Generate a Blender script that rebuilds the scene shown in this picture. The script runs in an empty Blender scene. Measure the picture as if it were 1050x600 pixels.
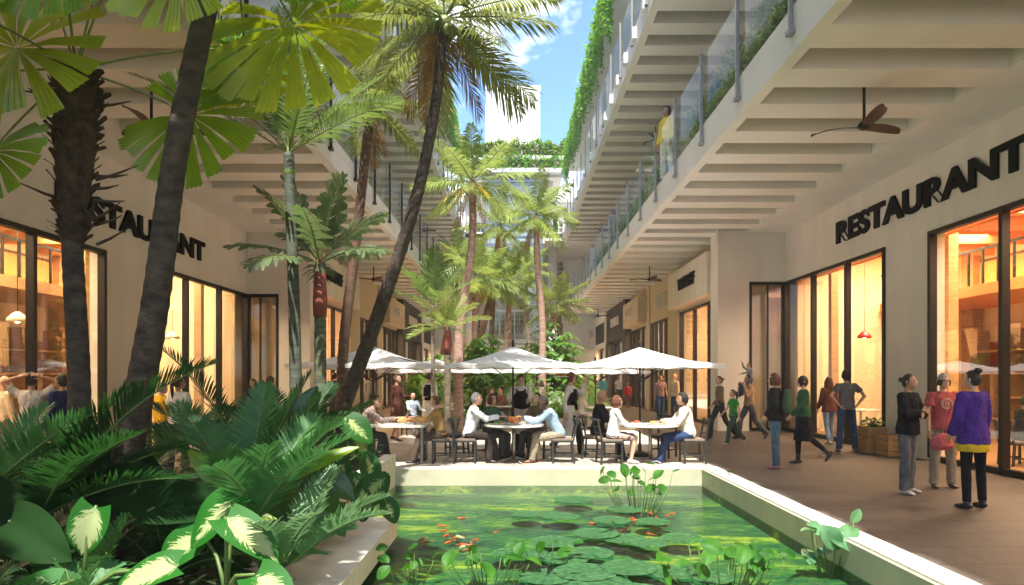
import bpy, math, random
from math import sin, cos, pi, radians, sqrt, atan2, exp
from mathutils import Vector as V, Matrix, Quaternion, noise

scene = bpy.context.scene
COL = scene.collection
EYE = 1.65
random.seed(7)
R = random.Random(11)

def ground_pt(px, py):
    y = 1155.0/(py-386.0)
    return ((px-527)*y/700.0, y)

# ------------------------------------------------------------------ mesh builder
class MB:
    def __init__(s):
        s.v = []; s.f = []; s.m = []; s.uv = []; s.sm = []
    def add(s, vs, fs, mi=0, uvs=None, smooth=False):
        b = len(s.v)
        s.v.extend([(p[0], p[1], p[2]) for p in vs])
        for k, f in enumerate(fs):
            s.f.append([b+i for i in f]); s.m.append(mi); s.sm.append(smooth)
            s.uv.append(uvs[k] if uvs else None)
        return b
    def box(s, x0, x1, y0, y1, z0, z1, mi=0):
        x0, x1 = min(x0, x1), max(x0, x1); y0, y1 = min(y0, y1), max(y0, y1); z0, z1 = min(z0, z1), max(z0, z1)
        vs = [(x0,y0,z0),(x1,y0,z0),(x1,y1,z0),(x0,y1,z0),(x0,y0,z1),(x1,y0,z1),(x1,y1,z1),(x0,y1,z1)]
        s.add(vs, [(0,3,2,1),(4,5,6,7),(0,1,5,4),(1,2,6,5),(2,3,7,6),(3,0,4,7)], mi)
    def obox(s, c, ax, ay, az, hx, hy, hz, mi=0):
        c = V(c); ax = V(ax)*hx; ay = V(ay)*hy; az = V(az)*hz
        vs = [c-ax-ay-az, c+ax-ay-az, c+ax+ay-az, c-ax+ay-az, c-ax-ay+az, c+ax-ay+az, c+ax+ay+az, c-ax+ay+az]
        s.add(vs, [(0,3,2,1),(4,5,6,7),(0,1,5,4),(1,2,6,5),(2,3,7,6),(3,0,4,7)], mi)
    def bar(s, a, b, w, d, mi=0, up=(0,0,1)):
        a = V(a); b = V(b); t = (b-a); L = t.length; t.normalize()
        u = V(up)
        if abs(t.dot(u)) > .95: u = V((0,1,0))
        x = t.cross(u).normalized(); y = x.cross(t)
        s.obox((a+b)/2, x, y, t, w/2, d/2, L/2, mi)
    def tube(s, pts, rad, n=8, mi=0, cap=True, hint=(0,1,0), smooth=True):
        """rad: list of radius or (a,b): a across hint-normal, b along hint"""
        pts = [V(p) for p in pts]; m = len(pts)
        vs = []; hint = V(hint)
        for i, p in enumerate(pts):
            t = (pts[min(i+1, m-1)]-pts[max(i-1, 0)])
            if t.length < 1e-9: t = V((0,0,1))
            t.normalize()
            h = hint - t*hint.dot(t)
            if h.length < .15:
                h = V((1,0,0)) - t*t.x
                if h.length < .15: h = V((0,0,1)) - t*t.z
            h.normalize(); x = t.cross(h)
            r = rad[i]; a, b = r if isinstance(r, tuple) else (r, r)
            for k in range(n):
                w = 2*pi*k/n
                vs.append(p + x*(a*cos(w)) + h*(b*sin(w)))
        fs = []
        for i in range(m-1):
            for k in range(n):
                k2 = (k+1) % n
                fs.append((i*n+k, i*n+k2, (i+1)*n+k2, (i+1)*n+k))
        if cap:
            fs.append(tuple(reversed(range(n)))); fs.append(tuple(range((m-1)*n, m*n)))
        s.add(vs, fs, mi, smooth=smooth)
    def rtube(s, a, b, ra, rb, n=10, mi=0, hint=(0,1,0), extra=()):
        """capsule-like tapered limb with rounded ends, extra=[(t, r)] mid radii"""
        a = V(a); b = V(b); d = b-a; L = max(d.length, 1e-6); u = d/L
        pts = []; rad = []
        A = ra if isinstance(ra, tuple) else (ra, ra); B = rb if isinstance(rb, tuple) else (rb, rb)
        for w in (80, 55, 28):
            w = radians(w); pts.append(a - u*(sin(w)*min(A))); rad.append((A[0]*cos(w), A[1]*cos(w)))
        pts.append(a); rad.append(A)
        for t, r in extra:
            pts.append(a+d*t); rad.append(r if isinstance(r, tuple) else (r, r))
        pts.append(b); rad.append(B)
        for w in (28, 55, 80):
            w = radians(w); pts.append(b + u*(sin(w)*min(B))); rad.append((B[0]*cos(w), B[1]*cos(w)))
        s.tube(pts, rad, n, mi, True, hint)
    def sphere(s, c, rx, ry=None, rz=None, n=12, m=8, mi=0, fn=None):
        ry = ry or rx; rz = rz or rx; c = V(c)
        vs = [c+V((0,0,-rz))]
        for i in range(1, m):
            a = -pi/2+pi*i/m
            for k in range(n):
                w = 2*pi*k/n
                vs.append(c+V((rx*cos(a)*cos(w), ry*cos(a)*sin(w), rz*sin(a))))
        vs.append(c+V((0,0,rz)))
        if fn: vs = [fn(p) for p in vs]
        fs = []
        for k in range(n): fs.append((0, 1+(k+1) % n, 1+k))
        for i in range(m-2):
            for k in range(n):
                k2 = (k+1) % n; b = 1+i*n
                fs.append((b+k, b+k2, b+n+k2, b+n+k))
        b = 1+(m-2)*n
        for k in range(n): fs.append((b+k, b+(k+1) % n, b+n))
        s.add(vs, fs, mi, smooth=True)
    def lathe(s, c, prof, n=24, mi=0, smooth=True):
        c = V(c); vs = []
        for r, z in prof:
            for k in range(n):
                w = 2*pi*k/n; vs.append(c+V((r*cos(w), r*sin(w), z)))
        fs = []
        for i in range(len(prof)-1):
            for k in range(n):
                k2 = (k+1) % n
                fs.append((i*n+k, i*n+k2, (i+1)*n+k2, (i+1)*n+k))
        fs.append(tuple(reversed(range(n)))); fs.append(tuple(range((len(prof)-1)*n, len(prof)*n)))
        s.add(vs, fs, mi, smooth=smooth)
    def xform(s, M, start=0):
        for i in range(start, len(s.v)):
            s.v[i] = tuple(M @ V(s.v[i]))
    def mesh(s, name, mats):
        me = bpy.data.meshes.new(name)
        me.from_pydata(s.v, [], s.f)
        if not isinstance(mats, (list, tuple)): mats = [mats]
        for m in mats: me.materials.append(m)
        me.polygons.foreach_set('material_index', s.m)
        me.polygons.foreach_set('use_smooth', s.sm)
        if any(u is not None for u in s.uv):
            uvl = me.uv_layers.new(name='UVMap'); data = []
            for f, u in zip(s.f, s.uv):
                for k in range(len(f)): data.extend(u[k] if u else (0, 0))
            uvl.data.foreach_set('uv', data)
        me.update()
        return me
    def build(s, name, mats, parent=None, loc=None):
        return link(name, s.mesh(name, mats), parent, loc)

def link(name, me, parent=None, loc=None, rz=0):
    o = bpy.data.objects.new(name, me); COL.objects.link(o)
    if loc is not None: o.location = loc
    if rz: o.rotation_euler = (0, 0, rz)
    if parent: o.parent = parent
    return o
def thing(name, label, cat, loc=(0,0,0), rz=0, group=None):
    o = bpy.data.objects.new(name, None); COL.objects.link(o)
    o.location = loc; o.rotation_euler = (0, 0, rz); o.empty_display_size = .1
    return tag(o, label, cat, group)
def tag(o, label=None, cat=None, group=None, kind=None):
    if label: o['label'] = label
    if cat: o['category'] = cat
    if group: o['group'] = group
    if kind: o['kind'] = kind
    return o
def kids(o): return [c for c in list(COL.objects) if c.parent == o]
def dup(root, loc, rz=0, label=None, group=None, scale=None):
    def cp(o, par):
        c = o.copy(); COL.objects.link(c); c.parent = par
        for ch in o.children: cp(ch, c)
        return c
    r = cp(root, None); r.location = loc; r.rotation_euler = (0, 0, rz)
    if label: r['label'] = label
    if group: r['group'] = group
    if scale: r.scale = (scale,)*3
    return r

# ------------------------------------------------------------------ materials
def nt(name):
    m = bpy.data.materials.new(name); m.use_nodes = True
    t = m.node_tree; b = t.nodes['Principled BSDF']; return m, t, b, t.nodes, t.links
def srgb(r, g, b):
    return tuple((c/255/12.92 if c/255 <= .04045 else ((c/255+.055)/1.055)**2.4) for c in (r, g, b))
def mat(name, col, rough=.6, var=.15, scale=3, bump=0, bscale=40, metal=0, spec=.5, stretch=None, var2=None):
    m, t, b, N, L = nt(name)
    b.inputs['Roughness'].default_value = rough; b.inputs['Metallic'].default_value = metal
    b.inputs['Specular IOR Level'].default_value = spec
    tc = N.new('ShaderNodeTexCoord'); src = tc.outputs['Object']
    if stretch:
        mp = N.new('ShaderNodeMapping'); mp.inputs['Scale'].default_value = stretch
        L.new(src, mp.inputs['Vector']); src = mp.outputs['Vector']
    n = N.new('ShaderNodeTexNoise'); n.inputs['Scale'].default_value = scale; n.inputs['Detail'].default_value = 6
    L.new(src, n.inputs['Vector'])
    r = N.new('ShaderNodeValToRGB'); r.color_ramp.elements[0].position = .3; r.color_ramp.elements[1].position = .7
    c0 = tuple(min(1, c*(1-var)) for c in col); c1 = tuple(min(1, c*(1+var)) for c in col)
    if var2: c1 = var2
    r.color_ramp.elements[0].color = (*c0, 1); r.color_ramp.elements[1].color = (*c1, 1)
    L.new(n.outputs['Fac'], r.inputs['Fac']); L.new(r.outputs['Color'], b.inputs['Base Color'])
    if bump:
        n2 = N.new('ShaderNodeTexNoise'); n2.inputs['Scale'].default_value = bscale; n2.inputs['Detail'].default_value = 4
        L.new(src, n2.inputs['Vector'])
        bp = N.new('ShaderNodeBump'); bp.inputs['Strength'].default_value = bump; bp.inputs['Distance'].default_value = .02
        L.new(n2.outputs['Fac'], bp.inputs['Height']); L.new(bp.outputs['Normal'], b.inputs['Normal'])
    return m
def emit(name, col, s):
    m, t, b, N, L = nt(name)
    b.inputs['Base Color'].default_value = (*col, 1)
    b.inputs['Emission Color'].default_value = (*col, 1); b.inputs['Emission Strength'].default_value = s
    return m
def schlick(N, L, ior):
    ge = N.new('ShaderNodeNewGeometry'); d = N.new('ShaderNodeVectorMath'); d.operation = 'DOT_PRODUCT'
    L.new(ge.outputs['Normal'], d.inputs[0]); L.new(ge.outputs['Incoming'], d.inputs[1])
    def mth(op, a, b):
        m = N.new('ShaderNodeMath'); m.operation = op
        for i, q in enumerate((a, b)):
            if q is None: continue
            if isinstance(q, (int, float)): m.inputs[i].default_value = q
            else: L.new(q, m.inputs[i])
        return m.outputs[0]
    r0 = ((ior-1)/(ior+1))**2
    return mth('ADD', mth('MULTIPLY', mth('POWER', mth('SUBTRACT', 1.0, mth('ABSOLUTE', d.outputs['Value'], None)), 5.0), 1-r0), r0)
def glass(name, tint, refl=1.0, ior=1.5, rough=0.0):
    m = bpy.data.materials.new(name); m.use_nodes = True; N = m.node_tree.nodes; L = m.node_tree.links; N.clear()
    out = N.new('ShaderNodeOutputMaterial'); mx = N.new('ShaderNodeMixShader'); tr = N.new('ShaderNodeBsdfTransparent')
    gl = N.new('ShaderNodeBsdfGlossy'); fo = schlick(N, L, ior)
    mu = N.new('ShaderNodeMath'); mu.operation = 'MULTIPLY'; mu.inputs[1].default_value = refl; mu.use_clamp = True
    tr.inputs['Color'].default_value = (*tint, 1); gl.inputs['Roughness'].default_value = rough
    gl.inputs['Color'].default_value = (.9, .92, .92, 1)
    L.new(fo, mu.inputs[0]); L.new(mu.outputs[0], mx.inputs[0]); L.new(tr.outputs[0], mx.inputs[1])
    L.new(gl.outputs[0], mx.inputs[2]); L.new(mx.outputs[0], out.inputs['Surface'])
    return m
def leafmat(name, c0, c1, trans=.35, rough=.42, scale=6, tcol=None, spec=.5):
    """two-tone leaf with light passing through"""
    m, t, b, N, L = nt(name)
    tc = N.new('ShaderNodeTexCoord'); n = N.new('ShaderNodeTexNoise'); n.inputs['Scale'].default_value = scale
    n.inputs['Detail'].default_value = 3
    L.new(tc.outputs['Object'], n.inputs['Vector'])
    r = N.new('ShaderNodeValToRGB'); r.color_ramp.elements[0].position = .35; r.color_ramp.elements[1].position = .68
    r.color_ramp.elements[0].color = (*c0, 1); r.color_ramp.elements[1].color = (*c1, 1)
    L.new(n.outputs['Fac'], r.inputs['Fac']); L.new(r.outputs['Color'], b.inputs['Base Color'])
    b.inputs['Roughness'].default_value = rough; b.inputs['Specular IOR Level'].default_value = spec
    tr = N.new('ShaderNodeBsdfTranslucent'); tcn = tcol or tuple(min(1, c*2.2) for c in c1)
    hs = N.new('ShaderNodeMixRGB'); hs.inputs[0].default_value = .75; L.new(r.outputs['Color'], hs.inputs[1]); hs.inputs[2].default_value = (*tcn, 1)
    L.new(hs.outputs[0], tr.inputs['Color'])
    mx = N.new('ShaderNodeMixShader'); mx.inputs[0].default_value = trans
    out = N['Material Output']
    L.new(b.outputs[0], mx.inputs[1]); L.new(tr.outputs[0], mx.inputs[2]); L.new(mx.outputs[0], out.inputs['Surface'])
    return m

M = {}
M['stucco'] = mat('cream_plaster', (.72,.70,.64), .8, .06, 2.2, .12, 60, spec=.2, stretch=(1,1,.3))
M['soffit'] = mat('soffit_plaster', (.80,.78,.72), .8, .05, 1.2, .08, 50, spec=.2)
M['recess'] = mat('taupe_recess_panel', (.34,.30,.25), .85, .08, 1)  # dark tone standing in for the shade between the soffit beams
M['white'] = mat('white_render', (.78,.76,.72), .7, .03, 2)
M['tower'] = mat('tower_render', (.86,.86,.86), .7, .02, 2)
M['stone'] = mat('pale_stone_coping', (.66,.63,.56), .65, .08, 5, .15, 60)
M['frame'] = mat('dark_bronze_metal', (.022,.017,.013), .4, .2, 4, 0, metal=.4)
M['black'] = mat('black_letter', (.008,.008,.008), .6, .1, spec=.1)
M['darkpanel'] = mat('charcoal_panel', (.035,.032,.03), .6, .2)
M['beige'] = mat('beige_panel', (.55,.48,.34), .7, .04)
M['steel'] = mat('brushed_steel', (.32,.31,.29), .35, .1, 10, metal=.8)
M['glass'] = glass('shop_glass', (.97,.95,.90), 2.8)
M['railglass'] = glass('railing_glass', (.94,.97,.96), .35)
M['towerglass'] = glass('tower_glass', (.70,.74,.73), 3.5, rough=.08)
M['room'] = mat('warm_room_wall', (.78,.60,.36), .8, .08, .6)
M['roomo'] = mat('orange_room_wall', (.80,.25,.06), .7, .15, .6)
M['roomc'] = mat('cream_room_wall', (.82,.66,.42), .8, .05, .6)
M['roomf'] = mat('timber_room_floor', (.36,.20,.09), .35, .25, 2, stretch=(1,8,1))
M['wood'] = mat('oak_board', (.45,.25,.10), .5, .25, 3, .1, 30, stretch=(1,1,8))
M['woodd'] = mat('dark_walnut', (.09,.045,.02), .45, .3, 4, .1, 30, stretch=(8,1,1))
M['chair'] = mat('black_stained_wood', (.028,.026,.022), .42, .25, 6)
M['cushion'] = mat('taupe_cushion', (.22,.17,.13), .9, .1, 20)
M['canvas'] = None
M['soil'] = mat('planter_soil', (.035,.025,.015), .95, .4, 8, .8, 25)
M['lamp'] = emit('lamp_glow', (1,.72,.38), 9)
M['red'] = mat('red_lacquer', (.55,.03,.02), .35, .1)

def paving(name, c0, c1, tile, grout, rough, bump):
    m, t, b, N, L = nt(name)
    tc = N.new('ShaderNodeTexCoord'); br = N.new('ShaderNodeTexBrick')
    br.offset = .5; br.inputs['Scale'].default_value = 1; br.inputs['Brick Width'].default_value = tile[0]; br.inputs['Row Height'].default_value = tile[1]
    br.inputs['Mortar Size'].default_value = .014; br.inputs['Mortar Smooth'].default_value = .3
    br.inputs['Color1'].default_value = (*c0, 1); br.inputs['Color2'].default_value = (*c1, 1); br.inputs['Mortar'].default_value = (*grout, 1)
    L.new(tc.outputs['Object'], br.inputs['Vector'])
    n = N.new('ShaderNodeTexNoise'); n.inputs['Scale'].default_value = 1.3; n.inputs['Detail'].default_value = 8; n.inputs['Roughness'].default_value = .65
    L.new(tc.outputs['Object'], n.inputs['Vector'])
    r = N.new('ShaderNodeValToRGB'); r.color_ramp.elements[0].position = .3; r.color_ramp.elements[1].position = .75
    r.color_ramp.elements[0].color = (.62,.60,.58,1); r.color_ramp.elements[1].color = (1.2,1.2,1.2,1)
    L.new(n.outputs['Fac'], r.inputs['Fac'])
    n3 = N.new('ShaderNodeTexNoise'); n3.inputs['Scale'].default_value = 45; n3.inputs['Detail'].default_value = 3
    L.new(tc.outputs['Object'], n3.inputs['Vector'])
    r3 = N.new('ShaderNodeValToRGB'); r3.color_ramp.elements[0].position = .3; r3.color_ramp.elements[1].position = .7
    r3.color_ramp.elements[0].color = (.72,.72,.72,1); r3.color_ramp.elements[1].color = (1.2,1.2,1.2,1); L.new(n3.outputs['Fac'], r3.inputs['Fac'])
    mu = N.new('ShaderNodeMixRGB'); mu.blend_type = 'MULTIPLY'; mu.inputs[0].default_value = 1
    mu2 = N.new('ShaderNodeMixRGB'); mu2.blend_type = 'MULTIPLY'; mu2.inputs[0].default_value = 1
    L.new(br.outputs['Color'], mu.inputs[1]); L.new(r.outputs['Color'], mu.inputs[2])
    L.new(mu.outputs[0], mu2.inputs[1]); L.new(r3.outputs['Color'], mu2.inputs[2]); L.new(mu2.outputs[0], b.inputs['Base Color'])
    mr = N.new('ShaderNodeMapRange'); mr.inputs['To Min'].default_value = rough-.15; mr.inputs['To Max'].default_value = rough+.15
    L.new(n.outputs['Fac'], mr.inputs['Value']); L.new(mr.outputs[0], b.inputs['Roughness'])
    bp = N.new('ShaderNodeBump'); bp.inputs['Strength'].default_value = bump; bp.inputs['Distance'].default_value = .01
    L.new(n3.outputs['Fac'], bp.inputs['Height']); L.new(bp.outputs['Normal'], b.inputs['Normal'])
    return m
M['pavel'] = paving('light_stone_paving', (.50,.46,.40), (.46,.42,.36), (.9,.6), (.30,.27,.23), .6, .3)
M['paved'] = paving('brown_stone_paving', (.125,.103,.088), (.100,.082,.070), (1.2,.6), (.045,.036,.03), .5, .9)

# ------------------------------------------------------------------ camera, world, sun
cam = bpy.data.cameras.new('camera'); co = bpy.data.objects.new('camera', cam); COL.objects.link(co)
co.location = (0, 0, EYE); co.rotation_euler = (pi/2, 0, 0)
cam.lens = 24; cam.sensor_width = 36; cam.shift_x = -2/1050; cam.shift_y = 86/1050; cam.clip_end = 2000; cam.clip_start = .1
scene.camera = co
SUN_EL = radians(62)
w = bpy.data.worlds.new('World'); scene.world = w; w.use_nodes = True
N = w.node_tree.nodes; L = w.node_tree.links; bg = N['Background']
sky = N.new('ShaderNodeTexSky'); sky.sky_type = 'NISHITA'; sky.sun_disc = False
sky.sun_elevation = SUN_EL; sky.sun_rotation = pi; sky.air_density = 1.0; sky.dust_density = .6; sky.ozone_density = 2.5
tc = N.new('ShaderNodeTexCoord'); mp = N.new('ShaderNodeMapping'); mp.inputs['Scale'].default_value = (1, 1, 1.6)
mp.inputs['Location'].default_value = (.2, .9, 1.1)
nz = N.new('ShaderNodeTexNoise'); nz.inputs['Scale'].default_value = 5.0; nz.inputs['Detail'].default_value = 9; nz.inputs['Roughness'].default_value = .55
L.new(tc.outputs['Generated'], mp.inputs['Vector']); L.new(mp.outputs['Vector'], nz.inputs['Vector'])
cr = N.new('ShaderNodeValToRGB'); cr.color_ramp.elements[0].position = .475; cr.color_ramp.elements[1].position = .585
L.new(nz.outputs['Fac'], cr.inputs['Fac'])
mixc = N.new('ShaderNodeMixRGB'); mixc.inputs[2].default_value = (6.6, 6.7, 6.9, 1)
L.new(cr.outputs['Color'], mixc.inputs[0]); tn = N.new('ShaderNodeMixRGB'); tn.blend_type = 'MULTIPLY'; tn.inputs[0].default_value = 1; tn.inputs[2].default_value = (.72,.93,1.08,1); L.new(sky.outputs[0], tn.inputs[1]); L.new(tn.outputs[0], mixc.inputs[1]); L.new(mixc.outputs[0], bg.inputs['Color'])
bg.inputs['Strength'].default_value = .15
sl = bpy.data.lights.new('sun', 'SUN'); sl.energy = 5; sl.angle = radians(.6); sl.color = (1, .95, .87)
so = bpy.data.objects.new('sun', sl); COL.objects.link(so)
D = V((.022, cos(SUN_EL), -sin(SUN_EL))); so.rotation_euler = D.to_track_quat('-Z', 'Y').to_euler()
so.location = (0, -20, 40)
vs = scene.view_settings; vs.view_transform = 'Standard'; vs.look = 'None'; vs.gamma = 1; vs.exposure = 1.28
scene.cycles.max_bounces = 8; scene.cycles.diffuse_bounces = 5; scene.cycles.transparent_max_bounces = 16
scene.cycles.use_denoising = True; scene.cycles.sample_clamp_indirect = 6; scene.cycles.caustics_reflective = False

hz = MB(); hz.box(-225, 225, -75, 305, -2.4, 41.6); hm = bpy.data.materials.new('haze'); hm.use_nodes = True; hm.node_tree.nodes.clear()
ho = hm.node_tree.nodes.new('ShaderNodeOutputMaterial'); hv = hm.node_tree.nodes.new('ShaderNodeVolumePrincipled'); hm.node_tree.links.new(hv.outputs[0], ho.inputs['Volume'])
hv.inputs['Color'].default_value = (.95,.93,.90,1); hv.inputs['Density'].default_value = .0012; hv.inputs['Anisotropy'].default_value = .3
tag(hz.build('haze', hm), kind='stuff')
scene.cycles.volume_bounces = 0

def area(x, y, z, sx, sy, watt, col=(1,.68,.36), rot=(0,0,0)):
    l = bpy.data.lights.new('ceiling_light', 'AREA'); l.shape = 'RECTANGLE'; l.size = sx; l.size_y = sy; l.energy = watt; l.color = col
    o = bpy.data.objects.new('ceiling_light', l); COL.objects.link(o); o.location = (x, y, z); o.rotation_euler = rot
    return o

# ------------------------------------------------------------------ ground, pool
POOL = dict(x0=-2.3, x1=3.4, y0=-1.0, y1=12.25, wz=-.30, bz=-.44)
b = MB(); b.box(-220, 220, -70, 300, -1.4, -1.2); tag(b.build('ground', M['pavel']), kind='structure')
def sheet(name, rects, m, z1=0, z0=-1.0):
    b = MB()
    for x0, x1, y0, y1 in rects: b.box(x0, x1, y0, y1, z0, z1)
    return tag(b.build(name, m), kind='structure')
sheet('plaza_paving', [(-5.02, 3.68, 12.42, 110)], M['pavel'])
sheet('right_walkway', [(3.68, 16, -8, 110)], M['paved'])
sheet('left_walkway', [(-16, -5.02, -8, 110)], mat('left_brown_paving', (.17,.115,.08), .55, .3, 2, .3, 50))
sheet('planter_soil', [(-5.02, -2.32, -8, 12.42)], M['soil'], .22)
b = MB()   # kerb / coping round the pool + pool walls
b.box(3.4, 3.68, -3, 12.42, -1.0, .012); b.box(-2.3, 3.4, 12.25, 12.42, -1.0, .010)
tag(b.build('pool_kerb', M['stone']), kind='structure')
b = MB()
b.box(3.36, 3.398, -3, 12.21, -.31, -.012); b.box(-2.3, 3.398, 12.212, 12.248, -.31, -.012)
tag(b.build('pool_wall', mat('pool_wall_render', (.47,.46,.32), .75, .12, 2, .1, 40)), kind='structure')
b = MB()   # stepped stone ledge of the planter
b.box(-2.32, -2.12, 8.0, 12.25, -1.0, .25); b.box(-2.32, -1.37, 5.0, 8.0, -.22, -.0); b.box(-2.30, -1.75, 5.0, 7.7, -1.0, -.22)
b.box(-2.32, -1.85, 2, 5.0, -1.0, .02)
tag(b.build('planter_ledge', M['stone']), kind='structure')
# pool bottom with algae
m, t, bb, N, L = nt('mossy_pool_bottom')
tc = N.new('ShaderNodeTexCoord'); mp = N.new('ShaderNodeMapping'); mp.inputs['Scale'].default_value = (.7, 1.7, 1)
L.new(tc.outputs['Object'], mp.inputs[0])
n1 = N.new('ShaderNodeTexNoise'); n1.inputs['Scale'].default_value = .75; n1.inputs['Detail'].default_value = 2; n1.inputs['Distortion'].default_value = 1.2
n2 = N.new('ShaderNodeTexNoise'); n2.inputs['Scale'].default_value = 8; n2.inputs['Detail'].default_value = 8; n2.inputs['Roughness'].default_value = .7; n2.inputs['Distortion'].default_value = 1
L.new(mp.outputs[0], n1.inputs[0]); L.new(mp.outputs[0], n2.inputs[0])
ad = N.new('ShaderNodeMath'); ad.operation = 'MULTIPLY_ADD'; ad.inputs[1].default_value = .85; L.new(n2.outputs['Fac'], ad.inputs[0]); 
mu = N.new('ShaderNodeMath'); mu.operation = 'MULTIPLY'; mu.inputs[1].default_value = .75; L.new(n1.outputs['Fac'], mu.inputs[0]); L.new(mu.outputs[0], ad.inputs[2])
r = N.new('ShaderNodeValToRGB'); e = r.color_ramp.elements
e[0].position = .62; e[0].color = (.003,.022,.016,1); e[1].position = 1.0; e[1].color = (.50,.42,.05,1)
x = e.new(.73); x.color = (.010,.07,.035,1); x = e.new(.82); x.color = (.025,.12,.04,1); x = e.new(.91); x.color = (.14,.21,.03,1)
L.new(ad.outputs[0], r.inputs[0]); L.new(r.outputs[0], bb.inputs['Base Color']); bb.inputs['Roughness'].default_value = .9
b = MB(); b.box(-2.4, 3.4, -3, 12.25, -1.1, POOL['bz']); b.box(3.355, 3.397, -3, 12.2, -.5, -.312); b.box(-2.3, 3.35, 12.205, 12.247, -.5, -.312); tag(b.build('pool_bottom', m), kind='structure')
# water
m = bpy.data.materials.new('pond_water'); m.use_nodes = True; N = m.node_tree.nodes; L = m.node_tree.links; N.clear()
out = N.new('ShaderNodeOutputMaterial'); mx = N.new('ShaderNodeMixShader'); tr = N.new('ShaderNodeBsdfTransparent'); gl = N.new('ShaderNodeBsdfGlossy')
tr.inputs[0].default_value = (.66, .86, .68, 1); gl.inputs['Roughness'].default_value = .03; fr = N.new('ShaderNodeFresnel'); fr.inputs[0].default_value = 1.33
tc = N.new('ShaderNodeTexCoord'); n = N.new('ShaderNodeTexNoise'); n.inputs['Scale'].default_value = 6.5; n.inputs['Detail'].default_value = 5; wm_ = N.new('ShaderNodeMapping'); wm_.inputs['Scale'].default_value = (1, 2.0, 1); L.new(tc.outputs['Object'], wm_.inputs[0]); L.new(wm_.outputs[0], n.inputs[0])
bp = N.new('ShaderNodeBump'); bp.inputs['Strength'].default_value = .35; bp.inputs['Distance'].default_value = .03
L.new(n.outputs['Fac'], bp.inputs['Height']); L.new(bp.outputs[0], gl.inputs['Normal']); L.new(bp.outputs[0], fr.inputs['Normal'])
f2 = N.new('ShaderNodeMath'); f2.operation = 'MULTIPLY'; f2.use_clamp = True; f2.inputs[1].default_value = .85; L.new(fr.outputs[0], f2.inputs[0]); L.new(f2.outputs[0], mx.inputs[0]); L.new(tr.outputs[0], mx.inputs[1]); L.new(gl.outputs[0], mx.inputs[2]); L.new(mx.outputs[0], out.inputs[0])
b = MB(); b.add([(-2.3,-3,-.3),(3.36,-3,-.3),(3.36,12.21,-.3),(-2.3,12.21,-.3)], [(0,1,2,3)]); tag(b.build('pool_water', m), kind='structure')

# ------------------------------------------------------------------ text
def text_mesh(body, cap, depth=.03, bold=.0, spacing=1.0, squeeze=1.0):
    cu = bpy.data.curves.new('lettering', 'FONT'); cu.body = body; cu.size = 1; cu.extrude = .02; cu.offset = bold; cu.space_character = spacing
    o = bpy.data.objects.new('lettering', cu); COL.objects.link(o)
    dg = bpy.context.evaluated_depsgraph_get(); me = bpy.data.meshes.new_from_object(o.evaluated_get(dg))
    bpy.data.objects.remove(o)
    vs = [V(v.co) for v in me.vertices]; fs = [tuple(p.vertices) for p in me.polygons]
    h = max(v.y for v in vs)-min(v.y for v in vs); k = cap/h; y0 = min(v.y for v in vs); x0 = min(v.x for v in vs)
    vs = [V(((v.x-x0)*k*squeeze, (v.y-y0)*k, depth/2*(1 if v.z > 0 else -1))) for v in vs]
    return vs, fs, max(v.x for v in vs)
def wall_text(name, body, s, X, ystart, z, cap, m, label, length=None, bold=.02, depth=.05, spacing=1.0):
    """lettering on a facade that runs along y; s=+1 right side (reads from far to near), -1 left side"""
    vs, fs, W = text_mesh(body, cap, depth, bold+(.018 if length and length > 4 else -.01), spacing)
    k = (length/W) if length else 1
    b = MB()
    out = [V((s*(X - (p.z+depth/2+.004)), ystart - s*p.x*k, z+p.y)) for p in vs]
    b.add(out, fs)
    return tag(b.build(name, m), label, 'sign')

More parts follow.
